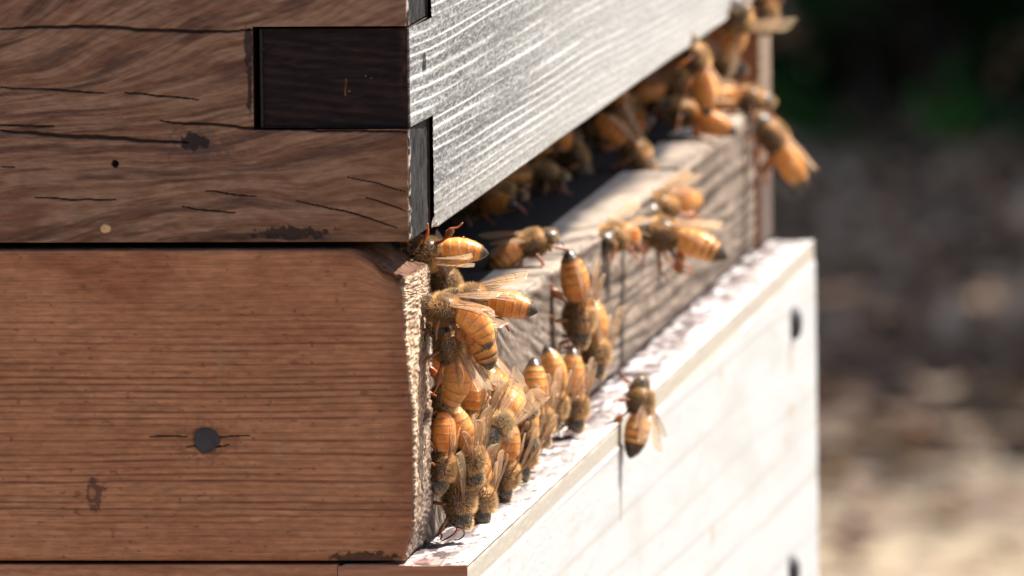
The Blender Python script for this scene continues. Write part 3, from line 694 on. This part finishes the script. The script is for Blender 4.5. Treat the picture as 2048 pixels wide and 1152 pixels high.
        v, q = tube(smooth_path([b0-fdir*0.25, b0, e1, e2, e3], 5), np.interp(np.linspace(0, 1, 21), [0, .5, .55, 1], [.10, .09, .12, .10]), 8)
        mesh_obj('antenna', v/1000, q, MAT['feeler'], root)
    # fur: tapering hairs on thorax, head and the pale abdominal bands
    nT, nH, nA = int(5200*fuzz), int(1200*fuzz), int(4200*fuzz)
    uu = np.concatenate([rg.uniform(2.15, 6.5, nT), rg.uniform(0.25, 1.95, nH), 6.75+rg.random(nA)**1.2*6.0])
    tt = rg.uniform(0, 2*np.pi, len(uu))
    isT = np.arange(len(uu)) < nT; isH = (~isT) & (np.arange(len(uu)) < nT+nH)
    f = lambda A: np.stack([np.interp(uu, us, A[:, k]) for k in range(3)], 1)
    Pu, du_, su, nu = f(P), f(d), f(s), f(nn); wyu = np.interp(uu, us, wy); wzu = np.interp(uu, us, wz)
    out = np.cos(tt)[:, None]*su+np.sin(tt)[:, None]*nu
    base = Pu+(wyu*np.cos(tt))[:, None]*su+(wzu*np.sin(tt))[:, None]*nu-out*0.03
    ln = np.where(isT, rg.uniform(.35, .85, len(uu)), np.where(isH, rg.uniform(.25, .6, len(uu)), rg.uniform(.14, .34, len(uu))))
    lean = np.where(isT, 0.25, np.where(isH, -0.1, 1.1))
    sl_ = (uu-4.2)/2.1; axial = np.where(isT, sl_*0.9, lean)
    hd = out+du_*axial[:, None]+rg.normal(0, .22, (len(uu), 3)); hd /= np.linalg.norm(hd, axis=1, keepdims=True)
    sdv = np.cross(hd, rg.normal(0, 1, (len(uu), 3))); sdv /= np.linalg.norm(sdv, axis=1, keepdims=True)+1e-9
    wd = np.where(isT, 0.030, 0.022)[:, None]
    tip = base+hd*ln[:, None]
    HV = np.stack([base-sdv*wd, base+sdv*wd, tip], 1).reshape(-1, 3)
    hc = mix(np.tile(C3(*hairc), (len(uu), 1)), C3(0.96, 0.74, 0.44), rg.random(len(uu))*0.7)
    side_ = isT*sst(0.55, -0.1, np.sin(tt)); hc = mix(hc, C3(0.26, 0.135, 0.046), side_*0.8)  # thorax flanks darkened, the shadow side painted into the fur
    hc = mix(hc, C3(0.50, 0.32, 0.14), isH*sst(0.5, -0.2, np.sin(tt))*0.5)
    bald = isT & (np.abs(uu-4.0) < 1.1) & (np.sin(tt) > 0.82)
    hc = mix(hc, C3(0.10, 0.06, 0.03), np.where(bald, 0.45, 0))
    hc = mix(hc, C3(0.16, 0.10, 0.05), np.where((~isT) & (~isH) & (uu > 10.8), 0.7, 0))
    mesh_obj('hair', HV/1000, np.arange(len(HV)).reshape(-1, 3), MAT['hair'], root, np.repeat(hc, 3, 0), smooth=False)
    # wings
    for sd in (-1, 1):
        for hind in (0, 1):
            Lw = 9.4 if not hind else 6.6; n_, mch = 26, 6
            xx = np.linspace(0, 1, n_)
            lead = (0.35*np.sin(np.pi*np.clip(xx, 0, 1)*0.9)) if not hind else 0.25*np.sin(np.pi*xx)
            chord = (np.interp(xx, [0, .1, .35, .6, .8, .92, 1], [.35, .9, 1.9, 2.9, 3.05, 2.3, .5])) if not hind else np.interp(xx, [0, .1, .4, .7, .9, 1], [.3, 1.2, 2.1, 1.9, 1.2, .3])
            W = np.zeros((n_, mch, 3))
            for j in range(mch):
                q = j/(mch-1)
                W[:, j, 0] = -xx*Lw; W[:, j, 1] = lead-chord*q; W[:, j, 2] = 0.10*np.sin(q*9+xx*2)*np.minimum(1, xx*4)+0.25*np.sin(np.pi*xx)
            W[:, :, 1] *= sd
            F = [((i*mch+j), (i+1)*mch+j, (i+1)*mch+j+1, i*mch+j+1) for i in range(n_-1) for j in range(mch-1)]
            WV = [W.reshape(-1, 3)]; mi = [0]*len(F); off = n_*mch
            for q0, q1, x1 in ((0.0, 0.0, 1.0), (0.10, 0.12, 0.8), (0.3, 0.42, 0.92), (0.5, 0.75, 0.75), (0.8, 1.0, 0.5)):
                ks = []
                for k in range(9):
                    t = k/8*x1; fi = t*(n_-1); i0 = min(int(fi), n_-2); fr = fi-i0; qq = (q0+(q1-q0)*t/x1)*(mch-1); j0 = min(int(qq), mch-2); gr = qq-j0
                    ks.append((W[i0, j0]*(1-fr)+W[i0+1, j0]*fr)*(1-gr)+(W[i0, j0+1]*(1-fr)+W[i0+1, j0+1]*fr)*gr)
                v, qf = tube(ks, np.linspace(.085 if q0 == 0 else .055, .03, 9), 5); WV.append(v); F += [tuple(i+off for i in g) for g in qf]; mi += [1]*len(qf); off += len(v)
            for xa, qa, qb in ((0.45, 0.1, 0.5), (0.62, 0.12, 0.7), (0.78, 0.1, 0.4)):
                i0 = int(xa*(n_-1)); ks = [W[i0, int(qa*(mch-1))], W[min(i0+1, n_-1), int((qa+qb)/2*(mch-1))], W[i0, min(mch-1, int(qb*(mch-1))+1)]]
                v, qf = tube(ks, [.04]*3, 5); WV.append(v); F += [tuple(i+off for i in g) for g in qf]; mi += [1]*len(qf); off += len(v)
            WV = np.concatenate(WV)
            spread, lift, roll = {'fold': (13, 8, 10), 'fan': (17, 19, 4), 'swept': (19, 6, 8), 'open': (62, 24, 20), 'up': (30, 45, 20)}[wing]
            spread += rg.normal(0, 8)+(9 if hind else 0); lift += rg.normal(0, 7)-(5 if hind else 0)
            R = Matrix.Rotation(math.radians(-sd*spread), 3, 'Z') @ Matrix.Rotation(math.radians(lift), 3, 'Y') @ Matrix.Rotation(math.radians(-sd*roll*0.5), 3, 'X')
            WV = WV @ np.array(R).T+np.array([0.7 if not hind else -0.5, sd*(1.35 if not hind else 1.25), 1.35 if not hind else 1.15])
            mesh_obj('wing', WV/1000, F, None, root, None, True, [MAT['wing'], MAT['vein']], mi)
    return root

DX = (1, 0, 0); DZ = (0, 0, 1)
def place(root, u, v, plane, val, tail, dz=0.0, dorsal=DX, s=1.0):
    """thorax at picture point (u, v) on the plane x/z = val; tail = picture direction of the abdomen, dz > 0 towards the camera"""
    c = on_x(u, v, val) if plane == 'x' else on_z(u, v, val) if plane == 'z' else on_y(u, v, val)
    tail = (tail[0]+random.uniform(-15, 15), tail[1]+random.uniform(-6, 6)); dz += random.uniform(-14, 14)
    td = RT*tail[0]-UP*tail[1]-FW*dz; td /= np.linalg.norm(td)
    ex = -td; ez = np.array(dorsal, float); ez = ez-ex*(ez@ex); ez /= np.linalg.norm(ez); ey = np.cross(ez, ex)
    k = s; mm = Matrix.Identity(4)
    for i in range(3): mm[i][0], mm[i][1], mm[i][2] = ex[i]*k, ey[i]*k, ez[i]*k
    l = M(c); mm[0][3], mm[1][3], mm[2][3] = l
    root.matrix_world = mm
    return c
ZB = ZF+3.0
BEES = [
 # label, (u, v), plane, value, tail dir, dz, dorsal, scale, kwargs
 ('bee clinging upside down under the corner of the grey front board', (852, 503), 'z', -3.9, (80, 1), 6, (0.0, -0.35, -1), .98, dict(curl=-8, legs='stand', dark=.1, G=3.4)),
 ('bee walking inward above the curled bees with only its pale amber abdomen clear', (944, 600), 'x', 4.0, (85, 8), 10, (.1, -.2, 1), 1.0, dict(curl=14, dark=.12, wing='fan')),
 ('upper of the two curled bees arching down beside the rough rail end', (888, 618), 'x', 3.6, (62, 26), 15, (.45, -.15, .9), 1.0, dict(curl=52, dark=.1)),
 ('bee with a strongly curled yellow abdomen ending in a black tip', (896, 652), 'x', 3.6, (66, 26), 25, (.45, -.2, .9), 1.0, dict(curl=72, dark=.55)),
 ('bee facing the rail end with dark eye and hooked orange abdomen hanging down', (899, 694), 'x', 4.2, (18, 90), 10, (1, -.25, .1), 1.0, dict(curl=62, hp=75, dark=.15, wing='fold')),
 ('head-down bee with cream furred back just under the hooked abdomen', (940, 852), 'x', 4.0, (3, -100), 0, (1, -.1, 0), 1.02, dict(curl=10, dark=.1, wing='fan')),
 ('bee turned away showing a round pale furry thorax in the middle of the cluster', (996, 850), 'x', 4.3, (16, -50), -60, (.75, -.62, .45), 1.0, dict(curl=18, dark=.3, wing='fold', fuzz=1.6, hairc=(.88, .66, .36))),
 ('small dark striped bee with abdomen raised up and left behind the pale furry one', (1046, 862), 'x', 3.4, (-48, -58), 5, (.9, 0, .4), .92, dict(curl=5, dark=.95, wing='fan')),
 ('fanning bee with black abdomen tip raised beside an orange leg', (1079, 842), 'x', 3.6, (-24, -95), 6, (1, -.15, .1), 1.02, dict(curl=6, dark=.4, wing='fan')),
 ('bee with a glossy bulging amber abdomen behind the orange legged fanner', (1108, 812), 'x', 2.9, (-6, -90), 0, (1, 0, .1), 1.0, dict(curl=24, dark=.05, wing='fan')),
 ('head-down fanning bee nearest the white ledge with a black head and thorax', (1150, 815), 'x', 3.6, (-6, -100), 4, (1, -.15, 0), 1.02, dict(curl=0, dark=.2, wing='fan')),
 ('head-down fanning bee high on the board face with black abdomen tip and bright orange belly', (1158, 636), 'x', 3.6, (-18, -112), 6, (1, -.2, .1), 1.08, dict(curl=-2, dark=.4, wing='fan')),
 ('head-down bee with a banded tan abdomen just right of the black tipped fanner', (1192, 706), 'x', 3.3, (9, -110), -5, (1, -.1, .1), 1.05, dict(curl=22, dark=.2, wing='fold')),
 ('lowest head-down fanning bee at the foot of the rail end', (918, 1000), 'x', 3.4, (-9, -115), 5, (1, -.15, 0), 1.05, dict(curl=12, dark=.3, wing='fan')),
 ('second fanning bee from the rail foot with glowing amber abdomen over the ledge', (963, 1002), 'x', 3.3, (3, -112), 0, (1, -.1, 0), 1.0, dict(curl=8, dark=.2, wing='fan')),
 ('third fanning bee from the rail foot half hidden behind pinkish wings', (1010, 950), 'x', 3.4, (22, -92), 0, (1, 0, .2), .98, dict(curl=4, dark=.5, wing='fan')),
 ('bee stepping out over the landing board edge with a pale yellow face in the sun', (1066, 486), 'x', -5.5, (-62, 26), 18, (0, -.1, 1), .95, dict(curl=20, dark=.6, hp=60)),
 ('bee on the landing board edge facing left with a dark round face', (1226, 474), 'x', 0.5, (38, -8), -60, (.1, -.15, 1), 1.05, dict(curl=25, dark=.1, hp=35)),
 ('furry bee behind the hovering one on the landing board edge', (1322, 414), 'x', 0.0, (34, -22), -60, (.1, 0, 1), 1.1, dict(curl=25, dark=.1, fuzz=1.4)),
 ('hovering bee facing left with orange ringed abdomen and dangling legs', (1326, 466), 'x', 6.5, (112, 32), -10, (.3, -.3, .95), 1.12, dict(curl=12, dark=.6, wing='fold', legs='dangle')),
 ('bee leaving at the far end with its orange abdomen outside against the dark shrubs', (1546, 272), 'x', 4.6, (52, 100), 0, (1, -.1, .5), 1.2, dict(curl=10, dark=.55, wing='fold', legs='dangle')),
 ('bee climbing head up onto the lower edge of the grey front board', (1392, 116), 'x', 1.5, (40, 85), 0, (.95, -.1, .5), 1.1, dict(curl=8, dark=.05, wing='fold')),
 ('bee at the far end of the landing board with pale gold abdomen facing right', (1500, 198), 'x', -1.0, (-50, -8), 20, (.1, -.1, 1), 1.15, dict(curl=18, dark=.1)),
 ('bee entering the dark gap with its orange abdomen still in sunlight', (1364, 224), 'x', -8.0, (80, 27), 10, (0, -.1, 1), 1.1, dict(curl=10, dark=.25)),
 ('bee at the top edge of the entrance with brown wings hanging down left', (1478, 42), 'x', 2.5, (-20, 40), -60, (.3, -.8, .6), 1.05, dict(curl=15, dark=.4, wing='open')),
 ('bee against the far rail at the top of the picture with a pale lit flank', (1531, 26), 'x', 3.0, (-6, -70), 0, (1, -.1, 0), 1.05, dict(curl=10, dark=.1)),
 ('shaded bee behind the sunlit landing board edge facing right with dull brown fur', (1272, 304), 'z', -20.5, (-55, -48), 10, (0, -.2, 1), 1.1, dict(curl=8, dark=.3, fuzz=1.3)),
 ('shaded bee deep in the entrance above the outstepping bee', (1088, 352), 'z', -20.5, (-72, -6), 15, (0, -.1, 1), 1.0, dict(curl=10, dark=.3)),
 ('shaded bee in the entrance between two other dim bees', (1148, 312), 'z', -20.5, (-30, -50), 20, (.2, -.1, 1), 1.0, dict(curl=10, dark=.4)),
 ('dim bee just inside the near corner showing a reddish abdomen', (940, 412), 'z', -20.5, (52, -14), 20, (0, -.1, 1), .95, dict(curl=10, dark=.1)),
 ('dim reddish bee under the middle of the grey front board', (1318, 198), 'z', -20.5, (-75, -8), 0, (0, -.1, 1), 1.05, dict(curl=8, dark=.1)),
 ('dim bee low in the gap left of the outstepping bee', (1006, 392), 'z', -20.5, (-60, -10), 20, (0, -.1, 1), 1.0, dict(curl=10, dark=.5)),
 ('dim bee hanging under the board edge above the shaded bees', (1122, 286), 'z', -20.5, (-60, 10), 20, (0, -.1, 1), 1.0, dict(curl=10, dark=.3)),
 ('dim brown bee behind the pair of shaded bees in the gap', (1204, 262), 'z', -20.5, (50, -20), 20, (0, -.1, 1), 1.0, dict(curl=10, dark=.2)),
 ('dim bee between the reddish one and the bee entering the gap', (1262, 236), 'z', -20.5, (-30, -40), 30, (0, -.1, 1), 1.0, dict(curl=10, dark=.3)),
 ('dim bee close behind the climbing bee in the upper gap', (1352, 168), 'z', -15.0, (-60, 10), 10, (0, -.1, 1), 1.05, dict(curl=10, dark=.2)),
 ('dim bee below the brown winged bee at the far end of the gap', (1452, 128), 'z', -13.0, (-50, -20), 10, (0, -.1, 1), 1.05, dict(curl=10, dark=.4)),
 ('bee in the shaded corner where the rail meets the landing board', (892, 566), 'z', -17.0, (-20, -60), 10, (.5, -.2, .8), 1.0, dict(curl=20, dark=.6)),
 ('bee pressed between the rail foot and the lowest fanner', (882, 935), 'x', 1.2, (-3, -80), 0, (1, -.2, 0), .95, dict(curl=20, dark=.2, wing='fold')),
 ('bee at the middle of the rail end with a raised orange hind leg', (888, 800), 'x', 1.6, (10, -70), 0, (1, -.1, 0), .95, dict(curl=15, dark=.1, wing='fold')),
 ('bee wedged head down between the hooked abdomen and the cream furred one', (948, 748), 'x', 3.0, (-14, -80), 10, (.9, -.3, .3), .95, dict(curl=25, dark=.3, wing='fold')),
 ('bee crossing sideways over the middle of the cluster with a dark ringed belly', (1034, 800), 'x', 3.4, (-52, -40), 20, (.8, -.2, .6), .92, dict(curl=18, dark=.7, wing='fold')),
 ('bee squeezed in behind the pinkish winged fanner above the ledge', (1048, 912), 'x', 3.0, (10, -88), 0, (1, -.1, 0), .95, dict(curl=10, dark=.3, wing='fan')),
 ('bee lying across the rail foot fanners with its wings over them', (940, 920), 'x', 5.4, (-24, -84), 20, (1, -.35, .1), .95, dict(curl=28, dark=.2, wing='fan')),
 ('bee on the white ledge with ringed back to the viewer and black tip down', (1281, 803), 'x', 12.2, (-12, 84), 10, (.88, -.55, .1), .93, dict(curl=16, dark=1.2, wing='fold', legs='stand', hairc=(.66, .40, .14))),
]
for i, (lab, (u, v), pl, val, tl, dz, dr, sc, kw) in enumerate(BEES):
    kw = dict(kw, curl=kw['curl']+random.uniform(-9, 12), side=random.uniform(-14, 14), hp=kw.get('hp', 50)+random.uniform(-15, 18))
    dr = (dr[0]+random.uniform(-.2, .2), dr[1]+random.uniform(-.3, .15), dr[2]+random.uniform(-.15, .2))
    b_ = make_bee('honey_bee', lab, 11+i*13, **kw)
    place(b_, u, v, pl, val, tl, dz, dr, sc*(1.02+0.12*random.random()))
# ------------------------------------------------------------------ ground, litter, undergrowth, trees
m, t, p = new_mat('dry_ground')
tc = t.nodes.new('ShaderNodeTexCoord'); n1 = t.nodes.new('ShaderNodeTexNoise'); n1.inputs['Scale'].default_value = 9; n1.inputs['Detail'].default_value = 8
t.links.new(tc.outputs['Object'], n1.inputs['Vector'])
cr = t.nodes.new('ShaderNodeValToRGB')
for e, (ps, c) in zip(cr.color_ramp.elements, ((0.34, (0.07, 0.047, 0.032, 1)), (0.62, (0.22, 0.168, 0.11, 1)))): e.position = ps; e.color = c
t.links.new(n1.outputs[0], cr.inputs[0]); t.links.new(cr.outputs[0], p.inputs['Base Color']); p.inputs['Roughness'].default_value = 0.9
bp = t.nodes.new('ShaderNodeBump'); bp.inputs['Distance'].default_value = 0.02; t.links.new(n1.outputs[0], bp.inputs['Height']); t.links.new(bp.outputs[0], p.inputs['Normal'])
MAT['ground'] = m
g = 40; gx = np.linspace(-1, 1, 2*g+1); gx = np.sign(gx)*(np.abs(gx)**2.2)*120
GX, GY = np.meshgrid(gx, gx, indexing='ij')
GZ = np.where(np.hypot(GX, GY) > 3, 0.02*fbm(GX/1.5, GY/1.5, 0, 400, 3)*sst(7, 9, np.hypot(GX, GY)), 0)
I = np.arange(GX.size).reshape(GX.shape)
q = np.stack([I[:-1, :-1], I[1:, :-1], I[1:, 1:], I[:-1, 1:]], -1).reshape(-1, 4)
gr = mesh_obj('ground', np.stack([GX, GY, GZ], -1).reshape(-1, 3), q, MAT['ground']); tag(gr, kind='structure')
def leaf_mat(name, ramp, rough=0.55, trans=0.35):
    m, t, p = new_mat(name)
    a = t.nodes.new('ShaderNodeAttribute'); a.attribute_name = 'col'
    t.links.new(a.outputs['Color'], p.inputs['Base Color']); p.inputs['Roughness'].default_value = rough
    tr = t.nodes.new('ShaderNodeBsdfTranslucent'); t.links.new(a.outputs['Color'], tr.inputs[0])
    mx = t.nodes.new('ShaderNodeMixShader'); mx.inputs[0].default_value = trans
    t.links.new(p.outputs[0], mx.inputs[1]); t.links.new(tr.outputs[0], mx.inputs[2]); t.links.new(mx.outputs[0], t.nodes['Material Output'].inputs[0])
    return m
MAT['leaf'] = leaf_mat('green_leaf', None); MAT['litter'] = leaf_mat('dead_leaf', None, 0.8, 0.15)
MAT['bark'] = flat_mat('bark', (0.09, 0.06, 0.045), 0.9, 0, 0.5, 20)
def leaves(name, C, size, cols, mat, parent, rg, flat=0.0, loc=(0, 0, 0), tint=None):
    """one folded pointed leaf per row of C (metres)"""
    n = len(C); a = rg.normal(0, 1, (n, 3)); a[:, 2] *= (1-flat); a /= np.linalg.norm(a, axis=1, keepdims=True)
    b = np.cross(a, np.array([0, 0, 1.0])+rg.normal(0, 0.5*(1-flat)+0.12, (n, 3))); b /= np.linalg.norm(b, axis=1, keepdims=True)
    c = np.cross(a, b); L = size*rg.uniform(.6, 1.3, n); prof = [(-.5, 0), (-.15, .28), (.2, .24), (.5, 0)]
    rows = []
    for k, (x, w_) in enumerate(prof):
        for sdd in ((0,) if w_ == 0 else (-1, 0, 1)):
            rows.append(C+a*(x*L)[:, None]+b*(sdd*w_*L)[:, None]+c*((0.10*abs(sdd)-0.12*x*x)*L)[:, None])
    V = np.stack(rows, 1)                                            # n,8,3
    F0 = [(0, 1, 2), (0, 2, 3), (1, 4, 5), (1, 5, 2), (2, 5, 6), (2, 6, 3), (4, 7, 5), (5, 7, 6)]
    F = (np.arange(n)[:, None, None]*8+np.array(F0)[None]).reshape(-1, 3)
    pick = cols[rg.integers(0, len(cols), n)]*rg.uniform(.7, 1.3, n)[:, None]*(1.0 if tint is None else tint)
    return mesh_obj(name, V.reshape(-1, 3)-np.array(loc), F, mat, parent, np.repeat(pick, 8, 0))
rg = np.random.default_rng(5)
def gp(u, v): return on_z(u, v, -Z0)/1000
c0 = gp(1830, 1152); c1 = gp(1830, 0)
# dead leaves strewn along the strip of ground the picture sees
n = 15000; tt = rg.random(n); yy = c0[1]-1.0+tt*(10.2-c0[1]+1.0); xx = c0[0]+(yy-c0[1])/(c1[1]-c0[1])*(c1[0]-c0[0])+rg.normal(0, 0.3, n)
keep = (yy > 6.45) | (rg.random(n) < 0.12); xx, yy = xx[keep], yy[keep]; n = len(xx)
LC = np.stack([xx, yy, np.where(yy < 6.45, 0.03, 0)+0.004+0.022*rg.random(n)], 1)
lit = leaves('leaf_litter', LC, 0.036, np.array([(.24, .14, .085), (.30, .20, .125), (.18, .10, .06), (.14, .075, .048), (.36, .26, .18)]), MAT['litter'], None, rg, 0.7, tint=(0.55+1.15*sst(6.6, 7.4, yy))[:, None])  # tint lightens leaves in the hedge's shade, making up for weak fill light
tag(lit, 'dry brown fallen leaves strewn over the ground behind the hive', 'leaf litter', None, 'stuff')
m, t, p = new_mat('bright_ground')  # added pale strip, brightness of sunlit ground put into its colour
tc = t.nodes.new('ShaderNodeTexCoord'); n1 = t.nodes.new('ShaderNodeTexNoise'); n1.inputs['Scale'].default_value = 14; n1.inputs['Detail'].default_value = 8
t.links.new(tc.outputs['Object'], n1.inputs['Vector'])
cr = t.nodes.new('ShaderNodeValToRGB')
for e, (ps, c) in zip(cr.color_ramp.elements, ((0.3, (0.20, 0.145, 0.09, 1)), (0.6, (0.36, 0.28, 0.18, 1)))): e.position = ps; e.color = c
t.links.new(n1.outputs[0], cr.inputs[0]); t.links.new(cr.outputs[0], p.inputs['Base Color']); p.inputs['Roughness'].default_value = 0.9
px_ = np.linspace(-12, 10, 90); V = []; F = []
for k, xx_ in enumerate(px_):
    yc = 5.35+0.10*(xx_+1)+0.12*math.sin(xx_*1.3)
    for j in range(9): V.append((xx_, yc+(j/8-.5)*(1.5+0.25*math.sin(xx_*3.1+j)), 0.034-0.05*(abs(j-4)/4)**3))
F = [(k*9+j, (k+1)*9+j, (k+1)*9+j+1, k*9+j+1) for k in range(89) for j in range(8)]
tag(mesh_obj('bright_ground_strip', V, F, m), kind='structure')
# low plants under the trees
GREEN = np.array([(.035, .10, .022), (.05, .14, .03), (.025, .07, .02)])
def plant(u, v, y, n, rad, hgt, size, lab, cols=GREEN):
    pz = on_y(u, v, y*1000); base = np.array([pz[0], pz[1], -Z0])
    rt = empty('leafy_plant', base, lab, 'plant', 'low plants behind the hive'); L0 = np.array(M(base)); top = pz[2]/1000+Z0/1000
    C = rg.normal(0, 1, (n, 3)); C /= np.linalg.norm(C, axis=1, keepdims=True); C *= rg.random((n, 1))**0.5
    C = C*np.array([rad, rad, hgt])+np.array([L0[0], L0[1], max(top, hgt*0.6)]); C[:, 2] = np.maximum(C[:, 2], 0.01)
    leaves('foliage', C, size, cols, MAT['leaf'], rt, rg, 0.4, L0)
    V = []; F = []; off = 0
    for k in range(5):
        e = C[rg.integers(0, n)]; v_, q_ = tube(smooth_path([L0, (L0+e)/2+rg.normal(0, .02, 3), e], 4), np.linspace(.006, .002, 9), 6); V.append(v_); F += [tuple(i+off for i in f) for f in q_]; off += len(v_)
    mesh_obj('stem', np.concatenate(V)-L0, F, MAT['bark'], rt)
plant(1895, 235, 8.7, 24, 0.035, 0.035, 0.034, 'small bright green plant in the dim undergrowth right of the hive', np.array([(.10, .30, .05), (.07, .24, .04)]))
plant(1815, 330, 8.55, 14, 0.03, 0.02, 0.03, 'darker bluish green seedling below the bright green plant', np.array([(.03, .13, .08), (.05, .17, .09)]))
plant(2000, 250, 8.85, 16, 0.03, 0.025, 0.03, 'green plant at the right edge of the picture', np.array([(.05, .16, .04), (.06, .18, .05)]))
plant(1760, 90, 8.95, 40, 0.08, 0.06, 0.04, 'dark brown withered plant at the top of the picture', np.array([(.05, .03, .02), (.07, .035, .02)]))
# dead branch on the ground
br = gp(1900, 470); be = gp(2060, 425)
v_, q_ = tube(smooth_path([br+[0, 0, .02], (br+be)/2+[0, -.02, .035], be+[0, 0, .03], be+[.25, .08, .05]], 6), np.linspace(.012, .02, 19), 10)
bo = mesh_obj('dead_branch', v_, q_, flat_mat('grey_bark', (.24, .20, .18), .8, 0, .3, 60)); tag(bo, 'pale grey dead branch lying on the shaded ground behind the hive', 'branch')
# trees whose crowns shade the back of the ground
def tree(x, y, h, cr_, lab, n=5200):
    rt = empty('tree', (x*1000, y*1000, -Z0), lab, 'tree', 'trees behind the hive'); L0 = np.array([x, y, 0.0])
    V = []; F = []; off = 0
    tr_ = smooth_path([L0, L0+[.05, .05, h*.3], L0+[-.1, .1, h*.6], L0+[0, 0, h*.95]], 6); v_, q_ = tube(tr_, np.linspace(.22, .04, len(tr_)), 14); V.append(v_); F += q_; off += len(v_)
    tips = []
    for k in range(16):
        s0 = tr_[int(len(tr_)*(0.3+0.65*k/16))]; an = k*2.4; rl = cr_*(0.6+0.4*rg.random()); e = s0+np.array([math.cos(an)*rl, math.sin(an)*rl, rl*0.35])
        v_, q_ = tube(smooth_path([s0, (s0+e)/2+[0, 0, .25], e], 5), np.linspace(.07, .012, 11), 7); V.append(v_); F += [tuple(i+off for i in f) for f in q_]; off += len(v_)
        tips += [e, (s0+e)/2, s0*.25+e*.75]
    mesh_obj('trunk', np.concatenate(V)-L0, F, MAT['bark'], rt)
    tips = np.array(tips); C = tips[rg.integers(0, len(tips), n)]+rg.normal(0, .42, (n, 3)); C[:, 2] = np.maximum(C[:, 2], 1.2)
    leaves('crown', C, 0.20, GREEN, MAT['leaf'], rt, rg, 0.3, L0)
XH = gp(1830, 400)[0]
tree(XH-1.8, 12.6, 6.0, 2.4, 'broad leafy tree left of the view behind the hedge')
tree(XH+2.6, 12.9, 5.4, 2.2, 'leafy tree right of the view behind the hedge')
# dense hedge closing the view, its unseen top shaped to shade the ground
rt = empty('hedge', (XH*1000+800, 9500, -Z0), 'dark dense hedge closing the view behind the hive, unseen top leaning for shade', 'hedge'); L0 = np.array([XH+.8, 9.5, 0])
n = 16000; C = np.stack([XH+rg.uniform(-2.2, 3.8, n), 9.4+0.42*rg.normal(0, 1, n), rg.random(n)**0.85*4.3], 1); C[:, 1] = np.maximum(C[:, 1], 8.75)
n2 = 2500; C2 = np.stack([XH+rg.uniform(-.5, .5, n2), 9.0+rg.random(n2)*0.5, rg.random(n2)*0.5], 1)
C[:, 1] -= 0.30*C[:, 2]  # foliage above the view leaned forward to lengthen its shadow
leaves('foliage', C2, 0.05, GREEN*0.8, MAT['leaf'], rt, rg, 0.3, L0)
leaves('foliage', C, 0.13, GREEN*0.8, MAT['leaf'], rt, rg, 0.3, L0)
V = []; F = []; off = 0
for k in range(40):
    b0 = np.array([XH+rg.uniform(-2.2, 3.8), 9.4+rg.normal(0, .25), 0]); v_, q_ = tube(smooth_path([b0, b0+rg.normal(0, .1, 3)+[0, 0, 1], b0+rg.normal(0, .25, 3)+[0, 0, 2.2]], 4), np.linspace(.03, .01, 9), 6); V.append(v_); F += [tuple(i+off for i in f) for f in q_]; off += len(v_)
mesh_obj('stem', np.concatenate(V)-L0, F, MAT['bark'], rt)
